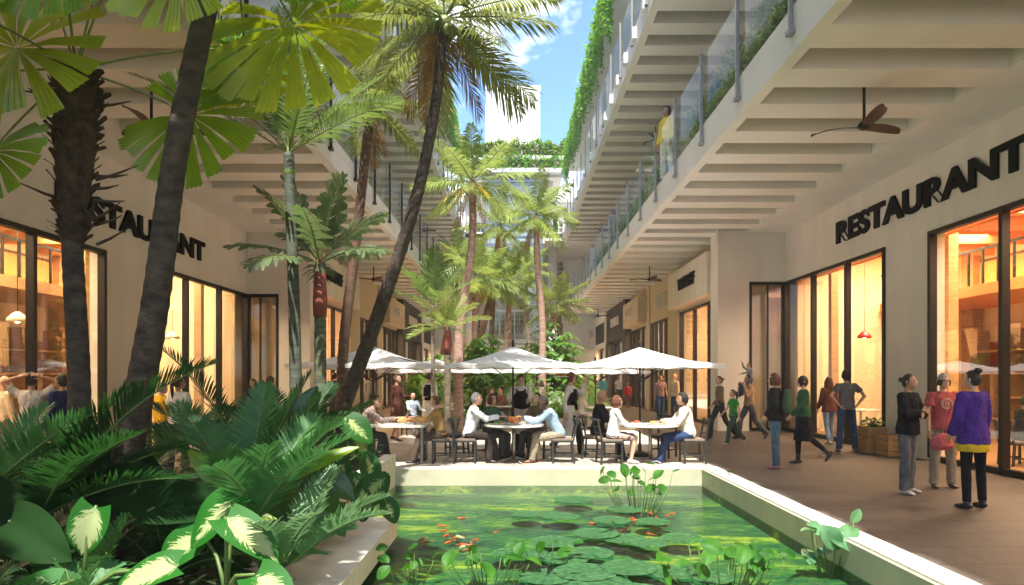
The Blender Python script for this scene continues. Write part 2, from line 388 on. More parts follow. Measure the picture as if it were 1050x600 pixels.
# ------------------------------------------------------------------ buildings
FANS = []
SP = 47.6
def wing(s):
    side = 'right' if s > 0 else 'left'
    X0 = 8.18 if s > 0 else 8.05
    WT = 4.45 if s > 0 else 4.08
    root = thing('shopping_building', f'{"cream" if s>0 else "cream"} terraced shopping building along the {"brown walkway with the standing shoppers" if s>0 else "planted side behind the tall palms"}', 'building', (s*X0, 0, 0))
    P = V((s*X0, 0, 0))
    def bld(b, name, m, par=None):
        b.xform(Matrix.Translation(-P)); return b.build(name, m, par or root)
    def sb(b, x0, x1, *a, mi=0): b.box(s*x0, s*x1, *a, mi=mi)
    # ---- walls of ground floor
    b = MB()
    sb(b, X0, X0+.3, -8, 20.6, WT+.06, 6.2)
    sb(b, X0, X0+.3, 13.44, 15.03, -.5, WT+.06)
    sb(b, X0, X0+.3, -8, 1.5, -.5, WT+.06)
    sb(b, 7.10, X0+.29, 20.61, 20.8, WT+.06, 6.2)
    bld(b, 'wall', M['stucco'])
    b = MB(); sb(b, 6.15, 7.10, 20.6, 21.35, -.5, 6.15); bld(b, 'column', M['stucco'])
    b = MB(); sb(b, X0, X0+1.2, 12.4, 12.44, 0, .01); 
    F = 6.6
    # piers, lintels beyond
    b = MB()
    sb(b, F, F+.3, 21.35, 27.2, 4.2, 6.2)
    sb(b, F-.08, F+.3, 27.2, 28.9, -.5, 6.2); sb(b, F, F+.3, 28.9, 33.0, 4.2, 6.2); sb(b, F-.08, F+.3, 33.0, 33.8, -.5, 6.2)
    sb(b, F, F+.3, 33.8, 38.4, 4.2, 6.2)
    bld(b, 'wall', M['beige'])
    b = MB(); sb(b, 6.1, F, 21.6, 27.0, 4.27, 5.62); bld(b, 'sign_box', M['stucco'])
    b = MB(); sb(b, 6.1, F, 33.6, 38.2, 4.3, 5.6); bld(b, 'sign_box', M['beige'])
    b = MB(); sb(b, 6.25, F+.3, 38.4, 39.4, -.5, 6.1); sb(b, 6.25, F+.3, 39.4, 46.0, 3.9, 6.1); sb(b, 6.25, F+.3, 45.4, 46.4, -.5, 3.9); bld(b, 'dark_shopfront', M['darkpanel'])
    b = MB(); sb(b, 6.2, F+.3, 46.4, 46.9, -.5, 6.1); sb(b, 6.2, F+.3, 46.9, 52, 5.4, 6.1); sb(b, 6.2, F+.3, 46.9, 52, 3.7, 4.0); sb(b, 6.2, F+.3, 52, 52.6, -.5, 6.1)
    sb(b, 6.2, F+.3, 52.6, 72, 4.0, 6.1); sb(b, 6.2, F+.3, 57, 58, -.5, 4.0); sb(b, 6.2, F+.3, 63, 64, -.5, 4.0)
    bld(b, 'wall', M['white'])
    b = MB(); sb(b, 6.22, F+.2, 46.9, 52, 4.0, 5.4); bld(b, 'sign_box', M['darkpanel'])
    # ---- storefronts: frame mesh with panes as sub-parts
    def front(x, ys, zt, name='storefront', fw=.09):
        b = MB(); z0 = .06
        for y in ys: sb(b, x-.04, x+.10, y-fw/2, y+fw/2, z0, zt)
        for a, c in zip(ys[:-1], ys[1:]):
            sb(b, x-.035, x+.095, a+fw/2, c-fw/2, zt-.09, zt-.002); sb(b, x-.035, x+.095, a+fw/2, c-fw/2, z0-.05, z0+.05)
        f = bld(b, name, M['frame'])
        for a, c in zip(ys[:-1], ys[1:]):
            b = MB(); xx = s*(x+.03)
            q = [(xx, a+fw/2-.01, z0+.04), (xx, c-fw/2+.01, z0+.04), (xx, c-fw/2+.01, zt-.08), (xx, a+fw/2-.01, zt-.08)]
            b.add(q, [(0,1,2,3)]); bld(b, 'pane', M['glass'], f)
    front(X0, [1.5, 3.4, 5.4, 7.4, 9.4, 11.43, 13.40], WT+.05)
    front(X0, [15.07, 16.8, 18.7, 20.58], WT+.05)
    # return pane facing the camera
    b = MB(); y = 20.62
    for x0, x1, z0, z1 in ((7.10, 7.18, .05, WT+.06), (7.64, 7.68, .1, WT), (X0-.10, X0-.045, .05, WT+.05), (7.18, X0-.10, WT-.04, WT+.055), (7.18, X0-.10, .0, .1)): sb(b, x0, x1, y-.03, y+.05, z0, z1)
    f = bld(b, 'return_window', M['frame'])
    b = MB(); q = [(s*7.17, y, .05), (s*(X0-.09), y, .05), (s*(X0-.09), y, WT), (s*7.17, y, WT)]; b.add(q, [(0,1,2,3)]); bld(b, 'pane', M['glass'], f)
    front(F+.05, [21.4, 23.3, 25.2, 27.15], 4.2)
    front(F+.05, [28.95, 30.0, 31.0, 32.0, 32.95], 4.2)
    front(F+.05, [33.85, 35.3, 36.8, 38.35], 4.2)
    front(F+.02, [39.45, 41.4, 43.4, 45.35], 3.9)
    front(F+.02, [46.95, 49.5, 51.95], 3.7)
    front(F+.02, [52.65, 54.8, 56.95], 4.0); front(F+.02, [58.05, 60.5, 62.95], 4.0)
    # ---- rooms
    def room(x, y0, y1, zt, d, mw, mc=None, mf=None):
        b = MB(); q = .15
        sb(b, x+d, x+d+q, y0, y1, -.4, zt+.2); bld(b, 'room_back', mw)
        b = MB(); sb(b, x+.32, x+d, y0-q, y0, -.4, zt+.2); sb(b, x+.32, x+d, y1, y1+q, -.4, zt+.2); bld(b, 'room_side', M['roomc'])
        b = MB(); sb(b, x+.3, x+d+q, y0, y1, zt, zt+.15); bld(b, 'room_ceiling', mc or M['roomc'])
        b = MB(); sb(b, x+.12, x+d, y0, y1, .004, .02); bld(b, 'room_floor', mf or M['roomf'])
    room(X0, -1, 20.45, 5.3, 5.0, M['room'])
    room(F, 21.5, 27.9, 4.8, 4.2, M['roomo'] if s < 0 else M['room'])
    room(F, 28.2, 33.2, 4.8, 4, M['roomc']); room(F, 33.5, 38.8, 4.8, 4, M['room'])
    room(F, 39.1, 45.9, 4.6, 4, M['roomc']); room(F, 46.5, 52.4, 4.6, 4, M['room']); room(F, 52.8, 64, 4.6, 4, M['roomc'])
    # room lighting (shop ceilings)
    wm = (1,.76,.48)
    for y in (3.2, 8.2, 13.0, 18.0): area(s*(X0+2.4), y, 5.2, 2.6, 2.6, 420, wm)
    area(s*(F+2.2), 24.6, 4.7, 2.4, 4, 380, (1,.66,.34)); area(s*(F+2.2), 30.6, 4.7, 2, 3, 260, (1,.78,.5))
    area(s*(F+2.2), 36, 4.7, 2, 3, 260, (1,.7,.4)); area(s*(F+2.2), 42.5, 4.5, 2, 4, 330, (1,.8,.5)); area(s*(F+2.2), 49.4, 4.5, 2, 4, 300, (1,.8,.5)); area(s*(F+2.2), 58, 4.5, 2, 6, 380, (1,.85,.6))
    for (x, ys, z) in ((X0+1.2, [2+1.7*q for q in range(11)], 5.29), (X0+3.6, [2+1.7*q for q in range(11)], 5.29), (F+1.4, [22.3, 24, 25.7, 27.2, 29.5, 31.5], 4.79)):
        for y in ys:
            b = MB(); b.lathe((s*x, y, z-.012), [(.07,0),(.085,.011)], 12); bld(b, 'downlight', M['lamp'])
    for k in range(13):
        b = MB(); y = -.5+1.6*k; sb(b, X0+.8, X0+5.0, y, y+.12, 4.98, 5.28); bld(b, 'ceiling_beam', M['wood'])
    for k, (y0, y1, z0, z1) in enumerate(((5.0,6.6,3.9,4.9),(8.4,9.2,1.3,2.3),(9.0,10.0,3.95,4.8),(13.9,14.8,1.2,2.6),(11.0,13.2,4.0,4.8),(17.2,19.6,4.0,4.9))):
        b = MB(); sb(b, X0+4.90, X0+4.95, y0, y1, z0, z1, mi=0); sb(b, X0+4.88, X0+4.899, y0+.08, y1-.08, z0+.08, z1-.08, mi=1); bld(b, 'picture', [M['woodd'], M[['roomo','white','red','roomc','darkpanel','roomo'][k]]])
    # interior fittings (parts of the building)
    b = MB()
    for y in (1, 5.2, 9.4, 14.2, 19.4): sb(b, X0+.8, X0+1.0, y-.1, y+.1, .02, 5.28); sb(b, X0+4.7, X0+4.98, y-.25, y+.25, .02, 5.28)
    bld(b, 'room_post', M['wood'])
    b = MB()
    sb(b, X0+.6, X0+.75, -.9, 20.3, 4.55, 4.75)
    sb(b, X0+2.7, X0+5.0, -.9, 20.3, 3.55, 3.8); bld(b, 'mezzanine', M['roomo'] if s > 0 else M['wood'])
    b = MB(); 
    for k in range(42): 
        y = -.6+k*.5; sb(b, X0+2.74, X0+2.78, y, y+.05, 3.8, 4.6)
    sb(b, X0+2.73, X0+2.80, -.9, 20.3, 4.6, 4.66); bld(b, 'mezzanine_rail', M['frame'])
    for k, (y0, y1, zz0, zz1, mm) in enumerate(((2.2, 4.4, .9, 3.2, 'roomo'), (6.0, 8.6, 1.2, 2.9, 'roomc'), (10.1, 12.2, 1.0, 3.3, 'woodd'), (12.5, 13.6, 1.4, 3.1, 'roomo'), (15.2, 17.0, 1.0, 3.1, 'wood'), (17.4, 19.0, 1.7, 2.6, 'red'))):
        b = MB(); sb(b, X0+4.93, X0+4.99, y0, y1, zz0, zz1); bld(b, 'wall_panel', M[mm])
    # stacked shelves in the rear corner
    b = MB()
    for z in (.5, 1.1, 1.7, 2.3): sb(b, X0+4.35, X0+4.9, 14.6, 18.8, z, z+.04)
    for y in (14.6, 16.0, 17.4, 18.76): sb(b, X0+4.36, X0+4.9, y, y+.04, .02, 2.9)
    sh = bld(b, 'shelf', M['wood'])
    b = MB(); sb(b, X0+2.6, X0+3.3, 2.5, 9.5, .02, 1.05); sb(b, X0+2.5, X0+3.4, 2.4, 9.6, 1.05, 1.11); bld(b, 'bar_counter', M['wood'])
    for k in range(9):
        b = MB(); sb(b, F+1.2+R.random()*1.5, F+2.4+R.random()*1.5, 22+k*4.4, 23.4+k*4.4, .02, .9+R.random()*1.2); bld(b, 'display_unit', M[R.choice(['wood','roomc','red','roomo','woodd'])])
    # ---- floor slabs with coffers
    def slab(z0, xe, ye, ztop, xr0, xr1, y0=-8, full=True, name='floor_slab'):
        b = MB()
        sb(b, xe, 13.5, y0, ye, ztop-.2, ztop)
        if full:
            sb(b, xe+.002, xr0, y0, ye-.002, z0, ztop-.19)
            sb(b, xr1, 8.4, y0, ye-.004, z0, ztop-.19)
            y = 9.67
            while y > y0+1.3: y -= 1.23
            while y < ye:
                sb(b, xr0-.02, xr1+.02, y, min(y+.61, ye-.01), z0+.003, ztop-.19); y += 1.23
            b2 = MB(); b2.box(s*(xr0+.004), s*(xr1-.004), y0+.05, ye-.05, ztop-.235, ztop-.21); bld(b2, 'recess_panel', M['recess'])  # added dark sheet, makes the gaps between beams look shaded
        bld(b, name, M['soffit'])
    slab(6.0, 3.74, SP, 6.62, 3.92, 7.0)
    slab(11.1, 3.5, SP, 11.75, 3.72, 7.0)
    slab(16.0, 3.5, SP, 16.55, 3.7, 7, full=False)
    b = MB(); sb(b, 3.502, 12.4, -8, SP-.01, 15.95, 16.36); bld(b, 'roof_slab', M['soffit'])
    # upper-floor walls with openings
    for z0, z1 in ((6.62, 11.1), (11.75, 15.96)):
        b = MB(); sb(b, 7.5, 7.8, -8, SP, z0+2.9, z1)
        y = -8
        while y < SP: sb(b, 7.5, 7.8, y, y+1.6, z0, z0+2.9); y += 6.2
        bld(b, 'upper_wall', M['stucco'])
        y = -8+1.6
        while y < SP-5:
            b = MB()
            for k in range(4): sb(b, 7.6, 7.7, y+k*1.52, y+k*1.52+.07, z0, z0+2.9)
            f = bld(b, 'window', M['frame'])
            b = MB(); xx = s*7.66; b.add([(xx,y,z0),(xx,y+4.6,z0),(xx,y+4.6,z0+2.9),(xx,y,z0+2.9)], [(0,1,2,3)]); bld(b, 'pane', M['darkglass'], f)
            y += 6.2
    # scalloped brackets on second balcony edge
    y = 1.0
    while y < SP:
        b = MB(); sb(b, 3.38, 3.50, y-.14, y+.14, 11.3, 11.62); bld(b, 'bracket', M['white']); y += 1.55
    # building beyond the balconies
    b = MB(); sb(b, 3.2, 13, SP+8, SP+26, 6.0, 6.6); sb(b, 3.4, 13, SP+8, SP+26, 11.1, 11.7); sb(b, 3.4, 13, SP+8, SP+26, 15.9, 16.5)
    for k in range(12): sb(b, 3.5, 6.5, SP+8.6+k*1.4, SP+9.3+k*1.4, 5.6, 6.01)
    bld(b, 'rear_floor_slab', M['soffit'])
    b = MB(); sb(b, 6.9, 7.2, SP, SP+26, 6.6, 16); bld(b, 'rear_wall', M['stucco'])
    b = MB(); sb(b, X0+.3, 13.8, -8.2, -8, 0, 16.5); sb(b, 13.5, 13.8, -8, 74, -.5, 16.5); bld(b, 'outer_wall', M['stucco'])
    # ---- railings: things of their own
    for lev, (xe, zt, col) in enumerate(((3.70, 6.62, None), (3.46, 11.75, None))):
        rt = thing('glass_railing', f'glass balustrade with {"grey" if s>0 else "black"} posts on the {"lower" if lev==0 else "upper"} balcony above the {"brown walkway" if s>0 else "palm planting"}', 'railing', (s*xe, 0, zt), 0, 'balcony balustrades')
        y = .42+ (0 if s > 0 else .3); mt = M['steel'] if s > 0 else M['frame']; ys = []
        while y < SP-.3: ys.append(y); y += 2.18
        for y in ys:
            b = MB(); b.box(-.025, .03, y-.022, y+.022, -.38, 1.4); b.box(-.045*s, .10*s, y-.07, y+.07, -.40, -.34)
            b.build('post', mt, rt)
        for a, c in zip(ys[:-1], ys[1:]):
            b = MB(); b.add([(s*.05,a+.06,-.05),(s*.05,c-.06,-.05),(s*.05,c-.06,1.33),(s*.05,a+.06,1.33)], [(0,1,2,3)]); b.build('glass_panel', M['railglass'], rt)
    return root
M['darkglass'] = mat('dark_window_glass', (.12,.115,.11), .08, .3, 1, spec=1)
BR = wing(1); BL = wing(-1)
wall_text('restaurant_sign', 'RESTAURANT', 1, 8.18, 17.25, 4.98, .55, M['black'], 'black RESTAURANT lettering on the cream wall above the standing shoppers', length=6.45)
wall_text('restaurant_sign', 'RESTAURANT', -1, 8.05, 11.95, 4.60, .51, M['black'], 'black RESTAURANT lettering on the wall crossed by a leaning palm trunk', length=5.75)
wall_text('shop_sign', 'WEEKDEEF', 1, 6.1, 25.3, 4.80, .42, M['black'], 'short black shop name on the cream box above the wide window', length=2.3, bold=.03)
wall_text('shop_sign', 'WEEKDEEF', -1, 6.1, 21.9, 4.80, .42, M['black'], 'short black shop name on the cream box beside the red palm trunk', length=2.3, bold=.03)
SG = mat('silver_letter', (.6,.6,.58), .4, .05)
wall_text('shop_sign', 'AVION', 1, 6.6, 31.9, 4.75, .62, SG, 'pale metal lettering on the beige wall between two sign boxes', length=2.3)
wall_text('shop_sign', 'DEEF', 1, 6.1, 37.1, 4.8, .5, SG, 'small pale lettering on the beige projecting sign box', length=1.8)
wall_text('shop_sign', 'FASHION', 1, 6.25, 43.9, 4.75, .55, M['white'], 'white lettering on the charcoal shopfront under the balcony', length=3.2)
wall_text('shop_sign', 'DEEF', -1, 6.1, 34.8, 4.8, .5, SG, 'small pale lettering on the beige box behind the leaning palm', length=1.8)
wall_text('shop_sign', 'FASHION', -1, 6.25, 40.6, 4.75, .55, M['white'], 'white lettering on the charcoal shopfront beyond the left umbrella', length=3.2)
wall_text('shop_sign', 'STORE', 1, 6.2, 56, 4.75, .6, SG, 'grey lettering on the white shop wall near the far end', length=2.6)

# ------------------------------------------------------------------ far end
end = thing('end_building', 'pale glazed block with roof planting closing the far end', 'building', (0, 50, 0))
def ebld(b, name, m, par=None):
    b.xform(Matrix.Translation((0, -50, 0))); return b.build(name, m, par or end)
b = MB(); b.box(-13, 13, 56, 57, -.5, 17.2) ; ebld(b, 'back_wall', M['white'])
b = MB()
b.box(-3.48, -2.2, 49.35, 56, 15.9, 16.01); b.box(-3.48, 3.48, 49.3, 56, 16.02, 17.05); ebld(b, 'floor_slab', M['white'])
b = MB(); b.box(-3.8, 3.8, 49.3, 56, 11.25, 11.29); ebld(b, 'floor_slab', M['white'])
b = MB(); b.box(-13, -2.2, SP+.02, SP+8.4, 11.3, 11.6); b.box(2.2, 13, SP+.02, SP+8.4, 11.3, 11.6); b.box(-2.2, 2.2, 49.3, SP+8.4, 11.3, 11.6); b.box(-13, -2.2, SP+.02, SP+.3, 11.12, 11.72); b.box(2.2, 13, SP+.02, SP+.3, 11.12, 11.72); ebld(b, 'cross_slab', M['soffit'])
b = MB()
for x in (-3.3, 2.6): b.lathe((x, 50.5, 11.7), [(.3, 0), (.3, 4.35)], 20)
for x in (-3.3, 2.9): b.lathe((x, 51, 0), [(.35, 0), (.35, 11.2)], 20)
ebld(b, 'column', M['white'])
b = MB()
for z in (.4, 4.2, 6.3, 8.6, 10.9, 13.2, 15.6): b.box(-2.1, 2.1, 49.0, 49.2, z, z+.09)
for x in (-2.1, -1.05, 0, 1.05, 2.0): b.box(x, x+.05, 49.02, 49.18, 0, 17.0)
f = ebld(b, 'curtain_wall', M['steel'])
b = MB(); b.add([(-2.1,49.1,.1),(2.1,49.1,.1),(2.1,49.1,17),(-2.1,49.1,17)], [(0,1,2,3)]); ebld(b, 'pane', M['towerglass'], f)
b = MB()
for z in (0, 3.9, 8.0, 11.8, 15.4): b.box(-2.0, 2.0, 49.3, 56, z, z+.25)
ebld(b, 'atrium_floor', M['white'])
for i, z in enumerate((1.2, 5.1, 7.6, 9.4, 12.6)):
    for x in (-3.4, -1.8, -.2, 1.4, 3.0):
        b = MB(); b.box(x-.08, x+1.08, 55.93, 56.0, z-.08, z+1.68, 1); b.box(x, x+1.0, 55.88, 55.95, z, z+1.6, 0)
        for q in (.3, .65): b.box(x+q, x+q+.05, 55.85, 55.9, z, z+1.6, 1)
        for q in (.4, .8, 1.2): b.box(x, x+1.0, 55.84, 55.88, z+q, z+q+.04, 1)
        ebld(b, 'window', [M['darkglass'], M['white']])
b = MB(); b.box(-6, 6, 49.25, 49.45, 17.0, 17.9); ebld(b, 'parapet', M['white'])
tw = thing('tower_block', 'plain bright white tower rising above the roof planting', 'building', (0, 92, 0))
b = MB(); b.box(-3.8, 3.5, 0, 8, 0, 40.3); b.build('wall', M['tower'], tw)
b = MB(); b.box(-3.9, 3.6, -.1, 8.1, 40.3, 40.8); b.build('roof', M['tower'], tw)
# ================================================================== plants
def nrm(v): v = V(v); return v.normalized()
L_COCO = leafmat('coconut_leaf', (.07,.10,.022), (.22,.26,.06), .35, .38, 1.5, (.45,.5,.10))
L_COCOF = leafmat('sunlit_palm_leaf', (.12,.18,.035), (.28,.36,.08), .4, .5, 1.5, (.5,.6,.14), .3)
L_ARECA = leafmat('areca_leaf', (.05,.10,.02), (.13,.20,.05), .35, .38, 2, (.3,.45,.08))
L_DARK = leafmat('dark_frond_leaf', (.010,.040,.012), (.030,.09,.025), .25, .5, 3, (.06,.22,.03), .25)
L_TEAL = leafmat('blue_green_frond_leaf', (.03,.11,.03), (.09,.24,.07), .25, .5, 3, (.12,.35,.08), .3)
L_FAN = leafmat('fan_palm_leaf', (.05,.15,.015), (.16,.30,.02), .5, .33, 2.5, (.55,.75,.03))
L_FANY = leafmat('yellow_green_fan_leaf', (.12,.22,.015), (.34,.42,.03), .5, .33, 2.5, (.85,.85,.05))
L_BUSH = leafmat('bush_leaf', (.04,.12,.02), (.15,.28,.04), .35, .4, 3, (.35,.6,.06))
L_VINE = leafmat('ivy_leaf', (.05,.16,.02), (.18,.40,.05), .35, .5, 3, (.35,.7,.08))
L_LOTUS = leafmat('lotus_leaf', (.015,.09,.01), (.06,.20,.015), .35, .5, 4, (.18,.45,.02), .25)
L_PAD = leafmat('lily_pad_leaf', (.012,.06,.02), (.045,.15,.04), .1, .6, 14, (.1,.3,.05))
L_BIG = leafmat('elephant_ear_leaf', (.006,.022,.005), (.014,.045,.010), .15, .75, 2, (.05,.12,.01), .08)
L_DEAD = leafmat('dry_leaf', (.16,.08,.02), (.36,.20,.05), .3, .7, 3, (.5,.3,.08))
L_YEL = leafmat('yellow_flower_stalk', (.5,.36,.02), (.85,.65,.04), .4, .5, 3, (.9,.7,.05))
L_HEDGE = leafmat('hedge_leaf', (.12,.14,.045), (.30,.32,.11), .3, .6, 8)
STEM = mat('green_stem', (.10,.16,.04), .5, .3, 5)
STEMY = mat('palm_petiole', (.16,.20,.05), .5, .3, 5)
BARK = mat('palm_bark', (.17,.13,.09), .9, .45, 5, .9, 18, stretch=(1,1,3))
BARKD = mat('dark_palm_bark', (.055,.04,.028), .9, .6, 9, 1, 22, stretch=(1,1,1.6))
BARKL = mat('light_palm_bark', (.25,.21,.16), .85, .35, 4, .8, 12, stretch=(1,1,6))
CSHAFT = mat('red_crown_shaft', (.24,.06,.04), .6, .35, 4)
GSHAFT = mat('green_crown_shaft', (.14,.20,.06), .45, .25, 4)
FIBRE = mat('palm_fibre', (.07,.042,.025), .95, .5, 14, 1, 40)

# variegated leaf: cream centre bleeding out along the veins into a green edge
def variegated(name, green, cream, amount):
    m, t, b, N, L = nt(name)
    uv = N.new('ShaderNodeUVMap'); sp = N.new('ShaderNodeSeparateXYZ'); L.new(uv.outputs[0], sp.inputs[0])
    def mth(op, a, bq=None, c=None):
        q = N.new('ShaderNodeMath'); q.operation = op
        for i, x in enumerate((a, bq, c)):
            if x is None: continue
            if isinstance(x, (int, float)): q.inputs[i].default_value = x
            else: L.new(x, q.inputs[i])
        return q.outputs[0]
    ax = mth('ABSOLUTE', sp.outputs['X'])              # 0 midrib .. 1 edge
    slant = mth('SUBTRACT', sp.outputs['Y'], mth('MULTIPLY', ax, .35))
    cb = N.new('ShaderNodeCombineXYZ'); L.new(mth('MULTIPLY', slant, 17.0), cb.inputs[0]); L.new(mth('MULTIPLY', sp.outputs['X'], 1.6), cb.inputs[1])
    n = N.new('ShaderNodeTexNoise'); n.inputs['Scale'].default_value = 1.5; n.inputs['Detail'].default_value = 5; n.inputs['Roughness'].default_value = .7
    L.new(cb.outputs[0], n.inputs['Vector'])
    oi = N.new('ShaderNodeObjectInfo'); L.new(mth('MULTIPLY', oi.outputs['Random'], 40.0), cb.inputs[2])
    v = mth('SUBTRACT', mth('ADD', mth('MULTIPLY', n.outputs['Fac'], 1.9), mth('ADD', mth('MULTIPLY', oi.outputs['Random'], .4), amount-1.15)), ax)
    yy = mth('ABSOLUTE', mth('SUBTRACT', sp.outputs['Y'], .5)); v = mth('SUBTRACT', v, mth('MULTIPLY', mth('POWER', mth('MULTIPLY', yy, 2.0), 3.0), .7))
    r = N.new('ShaderNodeValToRGB'); r.color_ramp.elements[0].position = .46; r.color_ramp.elements[1].position = .56
    r.color_ramp.elements[0].color = (*green, 1); r.color_ramp.elements[1].color = (*cream, 1)
    L.new(mth('ADD', v, .5), r.inputs['Fac']); L.new(r.outputs['Color'], b.inputs['Base Color']); b.inputs['Roughness'].default_value = .5; b.inputs['Specular IOR Level'].default_value = .25
    wv = N.new('ShaderNodeTexWave'); wv.inputs['Scale'].default_value = .5; wv.inputs['Distortion'].default_value = 0
    L.new(cb.outputs[0], wv.inputs['Vector']); bp = N.new('ShaderNodeBump'); bp.inputs['Strength'].default_value = .14; bp.inputs['Distance'].default_value = .01
    L.new(wv.outputs['Color'], bp.inputs['Height']); L.new(bp.outputs[0], b.inputs['Normal'])
    tr = N.new('ShaderNodeBsdfTranslucent'); L.new(r.outputs['Color'], tr.inputs[0]); mx = N.new('ShaderNodeMixShader'); mx.inputs[0].default_value = .3
    L.new(b.outputs[0], mx.inputs[1]); L.new(tr.outputs[0], mx.inputs[2]); L.new(mx.outputs[0], N['Material Output'].inputs['Surface'])
    return m
L_VAR = variegated('caladium_leaf', (.018,.13,.012), (.42,.48,.22), .50)
L_VARD = variegated('dumbcane_leaf', (.02,.10,.014), (.36,.44,.16), .40)

def frond(b, base, az, el, length, droop=1.0, n=30, ll=.45, lw=.035, mi=0, smi=1, hang=.5, rr=.012, rnd=None, start=.14, fwd=.5, cup=.25, tipw=.35):
    """pinnate palm leaf: bending rachis with two ranks of folded leaflets"""
    rnd = rnd or R
    d = V((cos(el)*cos(az), cos(el)*sin(az), sin(el))); p = V(base); pts = [p.copy()]; dirs = [d.copy()]; st = 14; ds = length/st
    tw = rnd.uniform(-.35, .35)
    for i in range(st):
        d = (d + V((0,0,-1))*droop*ds/length*.17*(1+i/st*1.6) + V((rnd.uniform(-1,1), rnd.uniform(-1,1), 0))*.012).normalized()
        p = p+d*ds; pts.append(p.copy()); dirs.append(d.copy())
    b.tube(pts, [rr*(1-.75*i/st) for i in range(st+1)], 5, smi, False)
    for i in range(n):
        t = start+(1-start)*(i+.5)/n
        x = t*st; k = min(int(x), st-1); f = x-k
        c = pts[k].lerp(pts[k+1], f); d = dirs[k].lerp(dirs[k+1], f).normalized()
        side = d.cross(V((0,0,1)))
        if side.length < .1: side = V((sin(az), -cos(az), 0))
        side.normalize(); up = side.cross(d)
        prof = (sin(pi*min(1, (t-start)/(1-start)*.86+.12)))**.6
        for s in (-1, 1):
            L_ = ll*prof*rnd.uniform(.85, 1.1); W = lw*rnd.uniform(.8, 1.15)
            f_ = fwd+.5*t*t+rnd.uniform(-.1,.1)
            ld = (side*s*(1-.35*t) + d*f_ + up*(cup+tw*s+rnd.uniform(-.12,.12))).normalized()
            hg = V((0,0,-1))*hang*rnd.uniform(.6,1.3)
            a = c; m1 = a+ld*L_*.5+hg*L_*.13; e = a+ld*L_*.93+hg*L_*.5
            wv = d*W*.5
            m_ = m1-a; nn = m_.cross(d).normalized()*W*.2
            b.add([a-wv*.5, a+wv*.5, m1+wv, m1-wv+nn*.0, e+wv*tipw*.3, e-wv*tipw*.3], [(0,1,2,3), (3,2,4,5)], mi)

def fan(b, base, az, el, pet, rad, nseg=22, spread=300, mi=0, smi=1, droop=.12, roll=0, rnd=None, gap=.10, rr=.011, face=None):
    """palmate leaf: long petiole and a pleated fan cut into wedge segments with toothed ends"""
    rnd = rnd or R
    d = V((cos(el)*cos(az), cos(el)*sin(az), sin(el))); p = V(base); pts = [p.copy()]
    for i in range(8):
        d = (d+V((0,0,-1))*droop*.30).normalized(); p = p+d*pet/8; pts.append(p.copy())
    b.tube(pts, [rr*(1-.04*i) for i in range(9)], 5, smi, False)
    c = p; f = (d+V((0,0,-.25))).normalized(); sd = f.cross(V((0,0,1)))
    if sd.length < .1: sd = V((1,0,0))
    if face is not None: sd = f.cross(V(face)); sd = sd if sd.length > .1 else V((1,0,0)); f = V(face).cross(sd).normalized()
    sd.normalize(); sd = Quaternion(f, roll) @ sd; nr = sd.cross(f).normalized()
    for k in range(nseg):
        a0 = radians(-spread/2+spread*k/nseg); a1 = radians(-spread/2+spread*(k+1)/nseg); g = (a1-a0)*gap
        a0 += g; a1 -= g; sg = 4; rk = rad*rnd.uniform(.93, 1.05)*(1-.12*abs((k+.5)/nseg*2-1)); dz = rnd.uniform(-.06, .06); dr = rnd.uniform(.08, .2)
        rows = []; rs = [.03, .45, .8, 1.0]
        for j, r in enumerate(rs):
            row = []
            for q in range(sg*2+1):
                a = a0+(a1-a0)*q/(sg*2); rj = rk*r
                if j == 3: rj *= (1.0 if q % 2 == 0 else 1.05) 
                h = (.010 if q % 2 else -.004)*(1 if r > .1 else 0)*rad*1.4 + dz*r*rad
                pt = c+f*(cos(a)*rj)+sd*(sin(a)*rj)+nr*(h+.05*rad*sin(r*2))+V((0,0,-1))*(dr*r*r*rad*.9)
                row.append(pt)
            rows.append(row)
        vs = [p_ for row in rows for p_ in row]; w = sg*2+1; fs = []
        for j in range(3):
            for q in range(w-1): fs.append((j*w+q, j*w+q+1, (j+1)*w+q+1, (j+1)*w+q))
        b.add(vs, fs, mi)

def blade(b, base, d, up, Ln, W, mi=0, shape='heart', fold=.25, curl=.35, nl=8, nw=3, rnd=None, wave=.03, uvs=True):
    """broad leaf with midrib fold, uv.x -1..1 across, uv.y 0..1 along"""
    rnd = rnd or R
    d = nrm(d); sd = d.cross(nrm(up)); sd = sd.normalized() if sd.length > .05 else V((1,0,0)); u = sd.cross(d).normalized()
    ph = rnd.uniform(0, 6); pts = []; uv = []
    p = V(base); dd = d.copy(); uu = u.copy(); sp = [(p.copy(), dd.copy(), uu.copy())]
    for i in range(nl):
        dd = (Quaternion(sd, -curl/nl) @ dd); uu = sd.cross(dd).normalized(); p = p+dd*Ln/nl; sp.append((p.copy(), dd.copy(), uu.copy()))
    for i in range(nl+1):
        t = i/nl
        if shape == 'heart': w = W*.5*(sin(pi*min(1, t*.80+.20)**.9)**.75 if t < 1 else 0.02); back = (1-t)**3*Ln*.13
        elif shape == 'oval': w = W*.5*max(.03, sin(pi*min(.985, t*.93+.04))**.75); back = 0
        else: w = W*.5*max(.02, sin(pi*min(1, t*.9+.07))**.9); back = 0
        c, dd, uu = sp[i]
        for q in range(-nw, nw+1):
            x = q/nw
            pt = c+sd*(x*w)-dd*(back*abs(x)**1.5)+uu*(fold*abs(x)*w + wave*W*sin(t*9+ph+x*3)*abs(x))
            pts.append(pt); uv.append((x, t))
    fs = []; U = []; w = 2*nw+1
    for i in range(nl):
        for q in range(w-1):
            f = (i*w+q, i*w+q+1, (i+1)*w+q+1, (i+1)*w+q); fs.append(f); U.append([uv[k] for k in f])
    b.add(pts, fs, mi, U, smooth=True)

